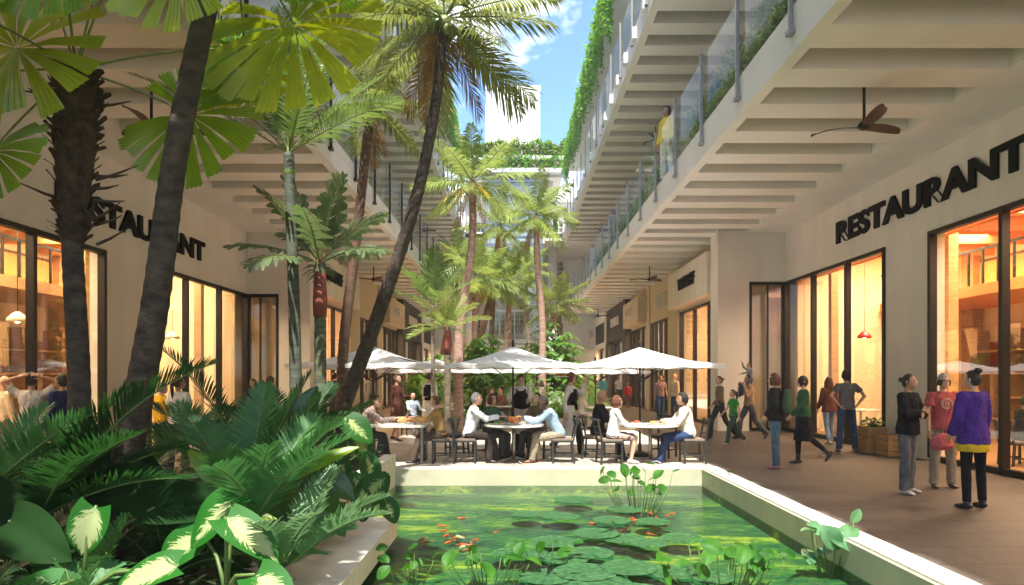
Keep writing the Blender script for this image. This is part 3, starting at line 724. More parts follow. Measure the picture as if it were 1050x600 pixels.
def trunk(b, pts, r0, r1, mi=0, n=12, ring=.05, base=1.25, seg=60, amp=.06):
    """tapered ringed trunk through control points"""
    P_ = [V(p) for p in pts]; out = []; rad = []
    def cat(t):
        x = t*(len(P_)-1); i = min(int(x), len(P_)-2); f = x-i
        a = P_[max(i-1,0)]; b_ = P_[i]; c = P_[i+1]; d_ = P_[min(i+2, len(P_)-1)]
        return .5*((2*b_)+(c-a)*f+(2*a-5*b_+4*c-d_)*f*f+(3*b_-a-3*c+d_)*f**3)
    for i in range(seg+1):
        t = i/seg; out.append(cat(t)); r = r0+(r1-r0)*t
        r *= 1+(base-1)*exp(-t*14)
        r *= 1+amp*(1 if i % 2 else -.4)*R.uniform(.4,1)
        rad.append(r)
    b.tube(out, rad, n, mi, True)
    return out[-1], (out[-1]-out[-2]).normalized()

def palm(name, label, pts, r0, r1, kind, crown_kw, barkm, leafm, group=None, extras=None, cat='palm tree', rnd=None, amp=.06, seg=60):
    rnd = rnd or R; base = V(pts[0]); t = thing(name, label, cat, base, 0, group)
    b = MB(); top, td = trunk(b, [V(p)-base for p in pts], r0, r1, 0, amp=amp, seg=seg); b.build('trunk', barkm, t)
    b = MB(); kind(b, top, td, rnd, **crown_kw); 
    if b.v: b.build('crown', [leafm, STEMY, L_DEAD, L_YEL], t)
    if extras:
        for nm, m, fn in extras:
            b = MB(); fn(b, top, td); b.build(nm, m, t)
    return t
def crown_coco(b, top, td, rnd, n=18, L=2.0, ll=.5, lw=.045, leaf=34, hang=.9, dead=2, droop=1.2, emin=-35, emax=80):
    for i in range(n):
        t = i/(n-1); el = radians(emax+(emin-emax)*t**.8)+rnd.uniform(-.1,.1); az = i*2.39996+rnd.uniform(-.2,.2)
        frond(b, top+td*.05, az, el, L*rnd.uniform(.85,1.1)*(1-.12*abs(t-.5)), droop*(1 if el > 0 else .8), leaf, ll, lw, 0, 1, hang, .018*L/2, rnd)
    for i in range(dead):
        frond(b, top, rnd.uniform(0,6.28), radians(-65), L*.75, .6, leaf, ll*.7, lw*.7, 2, 2, 1.2, .014, rnd)
def crown_areca(b, top, td, rnd, n=11, L=1.6, ll=.4, lw=.035, leaf=34, emin=15, emax=82, droop=1.1, hang=.3, cup=.3):
    for i in range(n):
        t = i/(n-1); el = radians(emax+(emin-emax)*t)+rnd.uniform(-.08,.08); az = i*2.39996+rnd.uniform(-.2,.2)
        frond(b, top+td*.02, az, el, L*rnd.uniform(.85,1.12), droop, leaf, ll, lw, 0, 1, hang, .014, rnd, cup=cup)
def stalks(n, L, seed, mi=0):
    def fn(b, top, td):
        rr_ = random.Random(seed)
        for i in range(n):
            az = rr_.uniform(0, 6.28); frond(b, top-td*.05, az, radians(rr_.uniform(-30, -5)), L*rr_.uniform(.7,1.1), 3.2, 16, .13*L, .06*L*.5, 0, 0, 1.2, .014, rr_)
    return fn
def coconuts(n, r, seed):
    def fn(b, top, td):
        rr_ = random.Random(seed)
        for i in range(n):
            a = rr_.uniform(0, 6.28); b.sphere(top-td*rr_.uniform(.05,.22)+V((cos(a)*.16, sin(a)*.16, 0)), r, r, r*1.25, 8, 6)
    return fn
def shaft(L, r, ri=None):
    def fn(b, top, td):
        b.tube([top-td*L, top-td*L*.7, top-td*L*.3, top, top+td*.12], [r*1.15, r*1.25, r*1.1, r*.8, r*.3], 12)
    return fn

def at(px, py, y): return V(((px-527)*y/700, y, EYE+(386-py)*y/700))
# --- near left fan palm with shaggy head
rn = random.Random(3)
Tb = V((-3.42, 5.4, .2)); t = thing('fan_palm', 'fan palm with a shaggy fibre-covered head, nearest trunk on the left edge', 'palm tree', Tb, 0)
b = MB(); trunk(b, [V((0,0,0)), V((-.02,0,1.4)), at(74,240,5.4)-Tb, at(78,175,5.4)-Tb], .088, .066, seg=60, amp=.05); b.build('trunk', BARKD, t)
b = MB(); hp = [at(76,250,5.4)-Tb, at(75,215,5.4)-Tb, at(77,150,5.4)-Tb, at(78,100,5.4)-Tb, at(78,72,5.4)-Tb]
b.tube(hp, [.065,.10,.145,.155,.10], 12)
for i in range(260):
    f = rn.random(); k = min(int(f*4), 3); c = hp[k].lerp(hp[k+1], f*4-k); a = rn.uniform(0, 6.28); rr_ = [.065,.10,.145,.155,.10]; r = rr_[k]+(rr_[k+1]-rr_[k])*(f*4-k)
    o = V((cos(a), sin(a), 0)); p = c+o*r*.92; d = (o*.55+V((0,0,rn.uniform(.3,1.3)))).normalized(); tt = V((-sin(a), cos(a), 0)); w_ = rn.uniform(.035,.065); l = rn.uniform(.05,.11)
    b.add([p-tt*w_, p+tt*w_, p+d*l+tt*w_*.6+o*.02, p+d*l*1.25, p+d*l-tt*w_*.6], [(0,1,2,3,4)])
for i in range(20):
    f = rn.random(); k = min(int(f*4), 3); c = hp[k].lerp(hp[k+1], f*4-k); a = rn.uniform(0, 6.28); o = V((cos(a), sin(a), 0)); d = (o+V((0,0,rn.uniform(-.1,.8)))).normalized()
    p = c+o*.15; b.tube([p, p+d*rn.uniform(.08,.16), p+d*rn.uniform(.2,.34)+V((0,0,.02))], [.014,.012,.004], 5)
b.build('fibre_sheath', FIBRE, t)
top = hp[-1]
def fans_to(b, top, lst, rnd, mi=0):
    """lst: (target point of hub, radius, roll)"""
    for tgt, rad, roll, m in lst:
        v = V(tgt)-top; L_ = v.length; az = atan2(v.y, v.x); el = math.asin(max(-1,min(1, v.z/L_)))
        fan(b, top, az, el+.16, L_*1.02, rad, 20, 325, m, 2, .12, roll*.4, rnd, face=(-.1+.3*roll, -.90, .42))
b = MB()
fans_to(b, top, [(at(18,50,5.2)-Tb, .84, .3, 1), (at(2,160,5.0)-Tb, .48, .4, 0), (at(192,117,5.9)-Tb, .64, .2, 0), (at(238,52,6.0)-Tb, .5, -.3, 0), (at(120,-20,5.6)-Tb, .62, -.6, 1), (at(60,-60,4.6)-Tb, .6, .5, 0),
                 (at(-70,90,5.8)-Tb, .6, 0, 0), (at(150,-60,6.3)-Tb, .6, 0, 0), (at(30,-40,6.4)-Tb, .55, 0, 1), (at(-60,0,4.4)-Tb, .55, .3, 0)], rn)
b.build('crown', [L_FAN, L_FANY, STEMY], t)

# --- leaning dark trunk and its fan crown out of the top of the picture
Tb = V((-2.86, 5.0, .15)); t = thing('fan_palm', 'thick dark leaning trunk in front of the RESTAURANT sign, crown of wide fans', 'palm tree', Tb, 0)
b = MB(); top, td = trunk(b, [V((-.18,0,-.2)), at(130,470,5)-Tb, at(158,320,5)-Tb, at(180,160,5)-Tb, at(214,0,5)-Tb, at(240,-70,5)-Tb], .112, .066, seg=90, base=1.25, amp=.05); b.build('trunk', BARKD, t)
b = MB()
fans_to(b, top, [(at(300,24,5.6)-Tb, .80, .25, 1), (at(252,66,6.2)-Tb, .55, .1, 1), (at(190,-30,4.4)-Tb, .5, 0, 1), (at(330,-60,5.2)-Tb, .6, .3, 0), (at(300,-120,4.6)-Tb, .6, 0, 0), (at(250,-160,5.4)-Tb, .6, 0, 1), (at(150,-110,6)-Tb, .6, 0, 0)], rn)
b.build('crown', [L_FAN, L_FANY, STEMY], t)

# --- slim grey-green palm
palm('slender_palm', 'slender straight grey-green trunk left of the red-shafted palm, fronds in a vase', [(-2.92,9.2,.2), at(302,330,9.2), at(296,158,9.2)], .088, .070, crown_areca,
     dict(n=15, L=1.9, ll=.42, lw=.030, leaf=46, emin=22, emax=84, droop=1.0), mat('grey_palm_bark', (.075,.085,.06), .8, .4, 4, .6, 20, stretch=(1,1,5)), L_ARECA, extras=[('crown_shaft', GSHAFT, shaft(.35,.06))], amp=.04, seg=70, rnd=random.Random(5))
# --- red shafted palm with broad leaflets
def crown_broad(b, top, td, rnd, n=11, L=1.15):
    for i in range(n):
        t_ = i/(n-1); el = radians(80-75*t_); az = i*2.39996+.6
        frond(b, top, az, el, L*rnd.uniform(.9,1.15), 1.9, 11, .40, .125, 0, 1, .7, .018, rnd, start=.22, fwd=.6, cup=.2, tipw=.9)
palm('broad_leaf_palm', 'short palm with a red crown shaft and broad grey-green leaflets', [(-2.72,9.6,.2), (-2.72,9.6,1.4), at(328,270,9.6)], .085, .082, crown_broad, dict(n=13, L=1.2),
     mat('mossy_palm_bark', (.10,.11,.06), .85, .4, 6, .7, 16, stretch=(1,1,4)), leafmat('broad_palm_leaflet', (.07,.11,.05), (.17,.22,.11), .3, .4, 3, (.25,.35,.1)), extras=[('crown_shaft', CSHAFT, shaft(.75,.082))], rnd=random.Random(6))
# --- coconut palms
palm('coconut_palm', 'coconut palm with a thin reddish trunk crossed by the big leaning trunk', [(-3.3,13,.0), at(352,360,13), at(366,240,13), at(380,108,13)], .11, .085, crown_coco,
     dict(n=17, L=1.55, ll=.42, lw=.045, leaf=30, hang=1.1, dead=2), mat('reddish_palm_bark', (.13,.07,.045), .9, .4, 6, .8, 16, stretch=(1,1,4)), L_COCO, 'coconut palms', rnd=random.Random(8), extras=[('coconut', STEMY, coconuts(7,.07,3))])
palm('coconut_palm', 'biggest coconut palm, its mottled trunk leaning right to a crown against the sky', [(-2.95,11,-.1), at(345,440,11), at(388,322,11), at(425,210,11), at(446,110,11), at(455,22,11)], .140, .070, crown_coco,
     dict(n=22, L=2.1, ll=.58, lw=.05, leaf=46, hang=.95, dead=3, droop=1.35), BARKD, L_COCO, 'coconut palms', rnd=random.Random(12), extras=[('coconut', STEMY, coconuts(10,.085,4)), ('flower_stalk', L_DEAD, stalks(3,.9,4))], seg=110, amp=.07)
mid = [
 ('coconut palm with yellow flower stalks and a pink trunk, right of the big leaning trunk', [(470,380),(472,330),(484,250),(484,188)], 20, 2.1, L_COCOF, 4),
 ('coconut palm with a pale slender trunk right of the glazed end block', [(556,380),(556,330),(551,270),(550,222)], 25, 1.9, L_COCOF, 3),
 ('small coconut palm standing alone in the middle before the glazed end block', [(521,380),(521,330),(524,290)], 30, 1.7, L_COCOF, 2),
 ('dense coconut palm whose crown hangs just below the tall pink-trunked one', [(488,380),(487,330),(490,284)], 25, 1.9, L_COCOF, 2),
 ('coconut palm with a strongly slanting trunk in the middle cluster', [(488,375),(497,330),(508,292)], 27, 1.7, L_COCOF, 2),
 ('dark green coconut palm left of the right-hand shops', [(574,375),(574,345),(572,312)], 29, 1.8, L_COCO, 0),
 ('slender sunlit coconut palm leaning left beside the left balcony end', [(452,375),(462,320),(470,262)], 34, 1.8, L_COCOF, 2),
 ('slender far coconut palm standing right of the lone middle palm', [(543,375),(540,320),(538,275)], 36, 1.8, L_COCOF, 2),
 ('far coconut palm whose crown shows behind the tall pink-trunked palm', [(503,375),(506,300),(512,232)], 31, 2.3, L_COCOF, 2),
]
for i, (lab, pp, y, L_, lm, ns) in enumerate(mid):
    pts = [at(a, c, y) for a, c in pp]; pts.insert(0, V((pts[0].x, y, -.05)))
    palm('coconut_palm', lab, pts, .15, .10, crown_coco, dict(n=19, L=L_*.92, ll=.56, lw=.045, leaf=38, hang=1.15, dead=2), mat('pinkish_palm_bark', (.34,.22,.17), .85, .35, 5, .6, 14, stretch=(1,1,5)) if i < 5 else BARK, lm, 'coconut palms',
         extras=[('flower_stalk', L_YEL, stalks(ns+2, 1.25, i))] if ns else None, rnd=random.Random(30+i))
palm('slender_palm', 'small upright feather palm behind the left white umbrella', [at(444,400,18)-V((0,0,1)), at(444,350,18), at(444,313,18)], .06, .05, crown_areca, dict(n=11, L=1.5, ll=.5, lw=.05, leaf=28, emin=20, emax=80), BARKL, L_ARECA, rnd=random.Random(50))
palm('feather_palm', 'light green low palm with a red shaft behind the left umbrella', [at(459,410,17)-V((0,0,1)), at(459,370,17), at(459,338,17)], .08, .08, crown_areca, dict(n=13, L=1.15, ll=.32, lw=.035, leaf=28, emin=0, emax=75, droop=1.8), BARK, L_COCOF, extras=[('crown_shaft', CSHAFT, shaft(.6,.09))], rnd=random.Random(51))

# --- bushes of the central planting
def bush(name, label, c, rx, ry, rz, n, sz, m, rnd, stems=5, group=None, palmate=False):
    t = thing(name, label, 'bush', (c[0], c[1], 0), 0, group); b = MB()
    lobes = [(V((rnd.uniform(-.5,.5)*rx, rnd.uniform(-.5,.5)*ry, rz*rnd.uniform(.5,1.5))), rnd.uniform(.45,.75)) for _ in range(7)]
    for i in range(n):
        lc, lr = rnd.choice(lobes); v = V((rnd.gauss(0,1), rnd.gauss(0,1), rnd.gauss(0,1))).normalized()*rnd.uniform(.55,1)**.5
        p = lc+V((v.x*rx*lr, v.y*ry*lr, v.z*rz*lr)); p.z = max(.05, p.z)
        if palmate:
            a0 = rnd.uniform(0, 6.28); q = (v+V((0,0,.8))).normalized()
            for k in range(6):
                a = a0+k*1.05; d = V((cos(a), sin(a), rnd.uniform(-.5,.15))); blade(b, p, d, q, sz*rnd.uniform(.8,1.2), sz*.3, 0, 'oval', .1, .6, 3, 1, rnd)
        else:
            d = (v+V((rnd.uniform(-.6,.6), rnd.uniform(-.6,.6), rnd.uniform(-.3,.6)))).normalized(); blade(b, p, d, v+V((0,0,.7)), sz*rnd.uniform(.7,1.3), sz*.5, 0, 'oval', .15, .5, 3, 1, rnd)
    b.build('foliage', m, t); b = MB()
    for lc, lr in lobes[:stems]: b.tube([V((lc.x*.2, lc.y*.2, -.1)), V((lc.x*.6, lc.y*.6, lc.z*.5)), lc], [.03,.022,.01], 5)
    b.build('stem', BARK, t); return t
rb = random.Random(77)
for i, (x, y, rx, rz, pal, lab) in enumerate([
    (-.65, 24, 1.2, 2.0, True, 'tall palmate-leaved bush left of the middle, behind the centre umbrella'), (1.7, 26, 1.1, 2.1, True, 'tall palmate-leaved bush on the right of the central planting'),
    (-2.6, 25, .9, 1.1, False, 'leafy bush behind the back-turned waiter'), (-1.6, 26.5, 1.2, 1.2, False, 'bush behind the seated woman in a white top'), (.2, 26, 1.3, 1.25, False, 'wide bush filling the centre behind the serving waiter'),
    (2.6, 28, 1.0, 1.3, False, 'bush at the right end of the central planting near the far walkers'), (-3.2, 22.5, .7, .8, False, 'low bush beside the woman in the brown dress')]):
    bush('bush', lab, (x, y), rx, rx, rz, 150 if pal else 520, .42 if pal else .26, L_BUSH, rb, group='bushes of the central planting', palmate=pal)
def fern(name, label, c, n, L_, ll, lw, m, rnd, emin=10, emax=80, leaf=30, droop=1.8, group=None, cup=.2, hang=.3, cat='fern', azr=None, rr=.01):
    t = thing(name, label, cat, c, 0, group); b = MB()
    for i in range(n):
        t_ = i/max(1, n-1); az = (i*2.39996+rnd.uniform(-.3,.3)) if azr is None else rnd.uniform(*azr)
        frond(b, V((rnd.uniform(-.06,.06), rnd.uniform(-.06,.06), 0)), az, radians(emax+(emin-emax)*t_)+rnd.uniform(-.1,.1), L_*rnd.uniform(.8,1.15), droop, leaf, ll, lw, 0, 1, hang, rr, rnd, cup=cup)
    b.build('fronds', [m, STEM], t); return t
for i, (x, y) in enumerate([(-1.2,23), (-.2,22.8), (.9,23.4), (1.8,23.6), (-2.3,23.2), (-3.0,25), (2.8,25.2)]):
    fern('fern', ['arching fern behind the seated woman in the white top','fern behind the centre table','broad fern right of the serving waiter','fern behind the striding waiter','fern left of the planting behind the back-turned waiter','tall fern at the left rear of the planting','tall fern at the right rear of the planting'][i], (x, y, .0), 18, 1.25, .3, .04, L_BUSH, rb, 0, 80, 22, group='ferns of the central planting')
b = MB(); b.box(-3.4, 3.0, 22.2, 29.5, -.5, .12); tag(b.build('centre_planter_soil', M['soil']), kind='structure')
b = MB()
for x0, x1, y0, y1 in ((-3.55,3.15,22.05,22.195),(-3.55,3.15,29.505,29.65),(-3.55,-3.402,22.2,29.5),(3.002,3.15,22.2,29.5)): b.box(x0, x1, y0, y1, -.5, .28)
tag(b.build('planter_kerb', M['stone']), kind='structure')

# --- hanging plants from the roof edge
def hanging(s, y0, y1, label):
    t = thing('hanging_plant', label, 'hanging plant', (s*3.5, y0, 16.5), 0, 'plants hanging from the roof edge'); rnd = random.Random(int(y0*7+s)); b = MB(); b2 = MB(); y = 0
    while y < y1-y0:
        L_ = rnd.uniform(.5, 2.3)*(.7+.5*noise.noise(V((y*.5, s, 0)))+.3); x = -s*rnd.uniform(-.1,.22)
        pz = .25; px = x; py = y; pts = [V((s*.2, y, .3))]
        while pz > -L_:
            pts.append(V((px, py, pz))); pz -= .11; px += rnd.uniform(-.02,.02); py += rnd.uniform(-.03,.03)
            for k in range(3):
                a = rnd.uniform(0, 6.28); d = V((cos(a), sin(a), rnd.uniform(-1.2,.2))); sz = rnd.uniform(.09,.17); p = V((px,py,pz)); sd = d.cross(V((0,0,1))).normalized()*sz*.35
                b.add([p, p+d*sz*.5+sd, p+d*sz, p+d*sz*.5-sd], [(0,1,2,3)])
        b2.tube(pts, [.006]*len(pts), 3, 0, False, smooth=False); y += rnd.uniform(.07,.17)
    for k in range(int((y1-y0)*90)):
        p = V((s*rnd.uniform(-.12,.6), rnd.uniform(0,y1-y0), rnd.uniform(.05,.65))); a = rnd.uniform(0,6.28); d = V((cos(a), sin(a), rnd.uniform(-.4,.9))); sz = rnd.uniform(.12,.24); sd = d.cross(V((0,0,1))).normalized()*sz*.3
        b.add([p, p+d*sz*.5+sd, p+d*sz, p+d*sz*.5-sd], [(0,1,2,3)])
    b.build('foliage', L_VINE, t); b2.build('stem', STEM, t)
hanging(1, 24, 47, 'long green curtain of creepers hanging from the roof edge above the brown walkway')
hanging(-1, 24, 47, 'green creepers hanging from the roof edge behind the big coconut crown')
def boxplant(name, label, x0, x1, y0, y1, z0, z1, m, n, sz, cat='hedge', fl=None, seed=1):
    rnd = random.Random(seed); t = thing(name, label, cat, ((x0+x1)/2, y0, z0), 0); b = MB(); c = V(((x0+x1)/2, y0, z0))
    for k in range(n):
        x = rnd.uniform(x0,x1); y = rnd.uniform(y0,y1); h = .75+.35*noise.noise(V((x*1.5, y*1.2, seed))); z = z0+(z1-z0)*h*rnd.random()**.5
        v = V((rnd.gauss(0,1), rnd.gauss(0,1), rnd.gauss(.4,1))).normalized(); s_ = sz*rnd.uniform(.6,1.3); sd = v.cross(V((.3,.2,1))).normalized()*s_*.3; p = V((x,y,z))-c
        b.add([p, p+v*s_*.5+sd, p+v*s_, p+v*s_*.5-sd], [(0,1,2,3)], 1 if fl and rnd.random() < .08 else 0)
    b.build('foliage', [m]+([fl] if fl else []), t)
    b = MB(); b.box(x0-c.x+.03, x1-c.x-.03, .03, y1-y0-.03, .0, .28); b.build('planter', M['white'], t)
PINK = leafmat('pink_flower', (.6,.15,.2), (.85,.4,.45), .3, .6)
boxplant('balcony_hedge', 'long olive hedge behind the glass of the lower right balcony', 3.98, 4.5, 4, 15.6, 6.62, 7.95, L_HEDGE, 15000, .10, seed=2)
boxplant('balcony_hedge', 'loose green hedge further along the lower right balcony between the two groups of people', 3.98, 4.4, 18.5, 26.2, 6.62, 7.7, L_BUSH, 3500, .13, seed=3)
boxplant('balcony_hedge', 'small shrub box at the far end of the lower right balcony', 3.98, 4.4, 28.6, 33.8, 6.62, 7.6, L_BUSH, 1800, .13, seed=4)
boxplant('roof_garden', 'roof planting with pink flowers on top of the end block', -6, 5.2, 48.3, 49.0, 17.0, 18.7, L_BUSH, 6500, .24, 'roof planting', PINK, 5)
boxplant('roof_creeper', 'light green creeper spilling over the parapet of the end block', -2.3, 3.4, 48.2, 48.85, 16.1, 17.6, L_VINE, 3500, .22, 'creeper', PINK, 6)
boxplant('balcony_shrub', 'shrub on the upper floor in the dark opening right of the glazed end block', 2.2, 3.3, 52, 53, 11.7, 14.6, L_VINE, 900, .25, 'shrub', None, 7)

# ================================================================== foreground planting (left planter)
rf = random.Random(21)
def fcr(label, fr, m, base, rnd=rf, name='cycad', cat='plant'):
    """fr: list of (az deg, el deg, length, droop)"""
    t = thing(name, label, cat, base, 0); b = MB()
    for az, el, L_, dr, ll in fr: frond(b, V((rnd.uniform(-.04,.04), rnd.uniform(-.04,.04), 0)), radians(az), radians(el), L_, dr, int(34+L_*22), ll, .026, 0, 1, .15, .013, rnd, start=.10, fwd=.55, cup=.3)
    b.build('fronds', [m, STEM], t); return t
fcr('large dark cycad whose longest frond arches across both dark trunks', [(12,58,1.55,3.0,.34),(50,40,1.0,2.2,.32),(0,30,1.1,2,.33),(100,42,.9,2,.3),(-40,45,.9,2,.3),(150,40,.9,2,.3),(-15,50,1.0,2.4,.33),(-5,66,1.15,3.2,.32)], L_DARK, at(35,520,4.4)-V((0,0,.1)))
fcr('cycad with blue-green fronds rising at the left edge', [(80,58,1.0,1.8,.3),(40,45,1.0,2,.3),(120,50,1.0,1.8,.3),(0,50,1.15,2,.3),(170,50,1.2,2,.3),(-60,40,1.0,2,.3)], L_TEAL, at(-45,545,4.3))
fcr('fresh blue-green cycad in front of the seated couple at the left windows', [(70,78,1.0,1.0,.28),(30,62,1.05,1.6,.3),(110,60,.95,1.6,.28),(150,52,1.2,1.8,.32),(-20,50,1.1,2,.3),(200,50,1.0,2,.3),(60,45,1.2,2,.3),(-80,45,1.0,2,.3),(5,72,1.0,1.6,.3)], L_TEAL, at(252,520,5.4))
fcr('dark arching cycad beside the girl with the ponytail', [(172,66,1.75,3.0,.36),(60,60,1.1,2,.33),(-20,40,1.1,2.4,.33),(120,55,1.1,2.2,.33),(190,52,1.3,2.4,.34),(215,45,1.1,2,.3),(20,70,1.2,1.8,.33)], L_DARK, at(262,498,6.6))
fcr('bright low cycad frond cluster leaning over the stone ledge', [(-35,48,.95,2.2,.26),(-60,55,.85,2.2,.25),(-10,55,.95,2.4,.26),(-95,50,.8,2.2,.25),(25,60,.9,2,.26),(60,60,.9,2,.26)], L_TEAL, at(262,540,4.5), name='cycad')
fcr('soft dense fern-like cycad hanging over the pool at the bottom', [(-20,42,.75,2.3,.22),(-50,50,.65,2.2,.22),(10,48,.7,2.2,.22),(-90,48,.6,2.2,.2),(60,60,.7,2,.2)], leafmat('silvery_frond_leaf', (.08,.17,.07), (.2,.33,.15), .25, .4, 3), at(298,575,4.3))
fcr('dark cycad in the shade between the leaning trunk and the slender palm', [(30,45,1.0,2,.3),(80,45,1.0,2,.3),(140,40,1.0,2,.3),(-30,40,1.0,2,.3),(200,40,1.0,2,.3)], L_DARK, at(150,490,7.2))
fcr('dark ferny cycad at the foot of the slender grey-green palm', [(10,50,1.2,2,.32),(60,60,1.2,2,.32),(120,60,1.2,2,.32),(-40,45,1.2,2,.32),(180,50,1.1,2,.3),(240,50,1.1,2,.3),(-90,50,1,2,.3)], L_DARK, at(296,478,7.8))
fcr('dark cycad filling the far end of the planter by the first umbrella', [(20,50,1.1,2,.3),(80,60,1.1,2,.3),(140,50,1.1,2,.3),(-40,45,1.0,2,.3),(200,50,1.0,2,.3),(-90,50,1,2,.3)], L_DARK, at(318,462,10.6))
def bleaf(name, label, base, leaves, m, shape='heart', cat='plant', fold=.25, curl=.45, rnd=rf, stemr=.012):
    """leaves: (tip-hub offset vec, direction vec, up vec, length, width)"""
    t = thing(name, label, cat, base, 0)
    for off, d, up, L_, W in leaves:
        b = MB(); hub = V(off); dd = nrm(d)
        b.tube([V((0,0,-.05)), V((hub.x*.35, hub.y*.35, hub.z*.6)), hub-dd*.01], [stemr*1.4, stemr, stemr*.7], 6, 1)
        blade(b, hub, d, up, L_, W, 0, shape, fold, curl, 12, 5, rnd, .02); b.build('leaf', [m, STEM], t)
    return t
B0 = at(85,600,3.9)
bleaf('caladium', 'low caladium with cream-hearted green leaves at the bottom left corner', B0, [
    (at(98,520,3.9)-B0, (-.28,-.2,-.95), (.2,-.95,.35), .30, .22), (at(182,580,3.8)-B0, (-.95,-.2,-.18), (0,-.7,.75), .36, .21), (at(60,600,3.6)-B0, (-.8,-.5,-.1), (0,-.5,.85), .3, .24)], L_VAR)
B0 = at(232,600,4.1)
bleaf('caladium', 'large caladium with a bright upright leaf beside the leaning trunk', B0, [
    (at(246,508,4.3)-B0, (-.72,-.3,-.62), (-.35,-.8,.45), .44, .28), (at(232,531,4.0)-B0, (.82,-.3,-.42), (.3,-.7,.65), .42, .23), (at(206,548,4.4)-B0, (-.6,-.2,-.4), (0,-.8,.6), .34, .26), (at(262,590,3.8)-B0, (.7,-.4,-.3), (.2,-.7,.7), .3, .24)], L_VAR)
B0 = at(372,520,7.6)
bleaf('dumb_cane', 'variegated dumb cane leaning over the stone ledge at the pool corner', B0, [
    (at(398,486,7.5)-B0, (-.55,-.3,-.55), (.25,-.8,.5), .48, .34), (at(362,484,7.6)-B0, (.35,-.3,-.8), (.3,-.85,.4), .42, .27), (at(345,505,7.4)-B0, (-.3,-.5,-.6), (-.2,-.8,.5), .40, .26), (at(392,508,7.5)-B0, (.5,-.3,-.7), (.5,-.8,.3), .34, .22), (at(372,500,7.2)-B0, (.1,-.5,-.8), (.1,-.85,.5), .36, .24)], L_VARD, 'oval')
B0 = at(340,500,8.8)
bleaf('dumb_cane', 'tall variegated dumb cane in front of the leaning trunk foot', B0, [
    (at(346,424,8.7)-B0, (.72,-.2,-.45), (.3,-.8,.55), .58, .36), (at(358,428,8.7)-B0, (.5,-.1,-.9), (.55,-.75,.2), .60, .36), (at(300,462,8.4)-B0, (.85,-.2,.45), (0,-.7,.7), .62, .20), (at(318,470,8.4)-B0, (-.6,-.5,-.35), (0,-.7,.7), .52, .28),
    (at(330,440,8.9)-B0, (-.6,-.3,.2), (0,-.8,.6), .5, .3), (at(375,462,8.5)-B0, (.3,-.3,-.85), (.4,-.8,.3), .46, .28), (at(355,470,8.3)-B0, (-.2,-.4,-.8), (0,-.9,.4), .46, .28)], L_VARD, 'oval')
LB = leafmat('bright_strap_leaf', (.14,.26,.02), (.30,.42,.04), .4, .3, 2, (.6,.8,.05))
B0 = at(235,540,5.2)
bleaf('bird_nest_fern', 'plain yellow-green strap-leaved plant between the caladiums', B0, [(at(195,528,4.9)-B0, (.9,-.1,.12), (0,-.6,.8), .62, .15), (at(285,500,5.4)-B0, (.75,0,.55), (-.3,-.7,.6), .7, .16), (at(240,510,5)-B0, (-.6,-.1,.7), (0,-.8,.6), .5, .15)], LB, 'strap')
B0 = at(90,585,4.6)
bleaf('elephant_ear', 'elephant ear with huge dark leaves at the left edge', B0, [
    (at(30,478,4.7)-B0, (.95,-.15,-.10), (-.1,-.75,.6), .8, .38), (at(60,455,5.0)-B0, (.9,-.1,-.22), (.1,-.7,.7), .9, .44), (at(-40,500,4.2)-B0, (.8,-.3,-.3), (0,-.8,.6), .6, .34), (at(110,500,4.6)-B0, (.9,-.1,-.1), (0,-.8,.55), .75, .38), (at(10,535,4.0)-B0, (.8,-.4,-.25), (0,-.85,.5), .5, .3), (at(160,520,4.5)-B0, (.8,0,.1), (0,-.8,.55), .6, .3)], L_BIG)
B0 = at(300,520,6.2)
bleaf('elephant_ear', 'dark broad-leaved plant behind the bright strap leaves', B0, [
    (at(262,470,6.6)-B0, (-.6,-.2,.5), (0,-.8,.6), .6, .34), (at(300,452,6.8)-B0, (.3,-.1,.8), (0,-.9,.3), .6, .34), (at(318,480,6.4)-B0, (.7,-.3,-.3), (.1,-.7,.7), .55, .3), (at(288,500,6)-B0, (.3,-.6,-.4), (0,-.7,.7), .5, .3), (at(330,515,6.2)-B0, (.5,-.5,-.4), (0,-.7,.7), .42, .26)], leafmat('rubber_leaf', (.02,.06,.015), (.05,.13,.03), .3, .28, 2, (.15,.35,.04)))
fcr('feathery green cycad spilling over the pale ledge at the pool edge', [(-30,40,.7,2.6,.22),(10,46,.75,2.6,.22),(-70,40,.65,2.6,.22),(45,50,.7,2.4,.22),(90,50,.7,2,.22),(-110,45,.6,2.2,.2),(150,50,.6,2,.2)], L_TEAL, V((-1.95,5.6,.02)))
fcr('small bright cycad on the ledge corner below the dumb cane', [(-30,40,.5,2.6,.18),(20,46,.55,2.6,.18),(-80,40,.5,2.6,.18),(70,50,.5,2.4,.18),(130,50,.5,2,.18),(200,45,.5,2.2,.18)], L_ARECA, V((-1.95,6.9,.02)))
for i, (x, y, L_, m, lab) in enumerate([(-2.75,4.25,.55,L_TEAL,'low fern between the two caladiums'),(-3.0,3.7,.5,L_DARK,'dark low fern under the smaller caladium'),(-2.5,4.9,.5,L_DARK,'dark low fern just behind the larger caladium'),
    (-3.35,4.7,.6,L_DARK,'dark fern at the foot of the thick leaning trunk'),(-2.45,3.75,.45,L_TEAL,'small fern in front of the larger caladium'),(-3.7,4.0,.6,L_TEAL,'fern beneath the elephant ear'),(-2.55,5.6,.55,L_DARK,'dark fern behind the cycad that spills over the ledge'),(-3.0,5.5,.6,L_DARK,'dark fern in the middle of the foreground planting'),(-2.6,6.7,.6,L_DARK,'dark fern beside the small ledge-corner cycad')]):
    fern('fern', lab, (x, y, .2), 15, L_, .17, .028, m, rf, 5, 78, 24, group='low ferns of the foreground planter', droop=2.4)
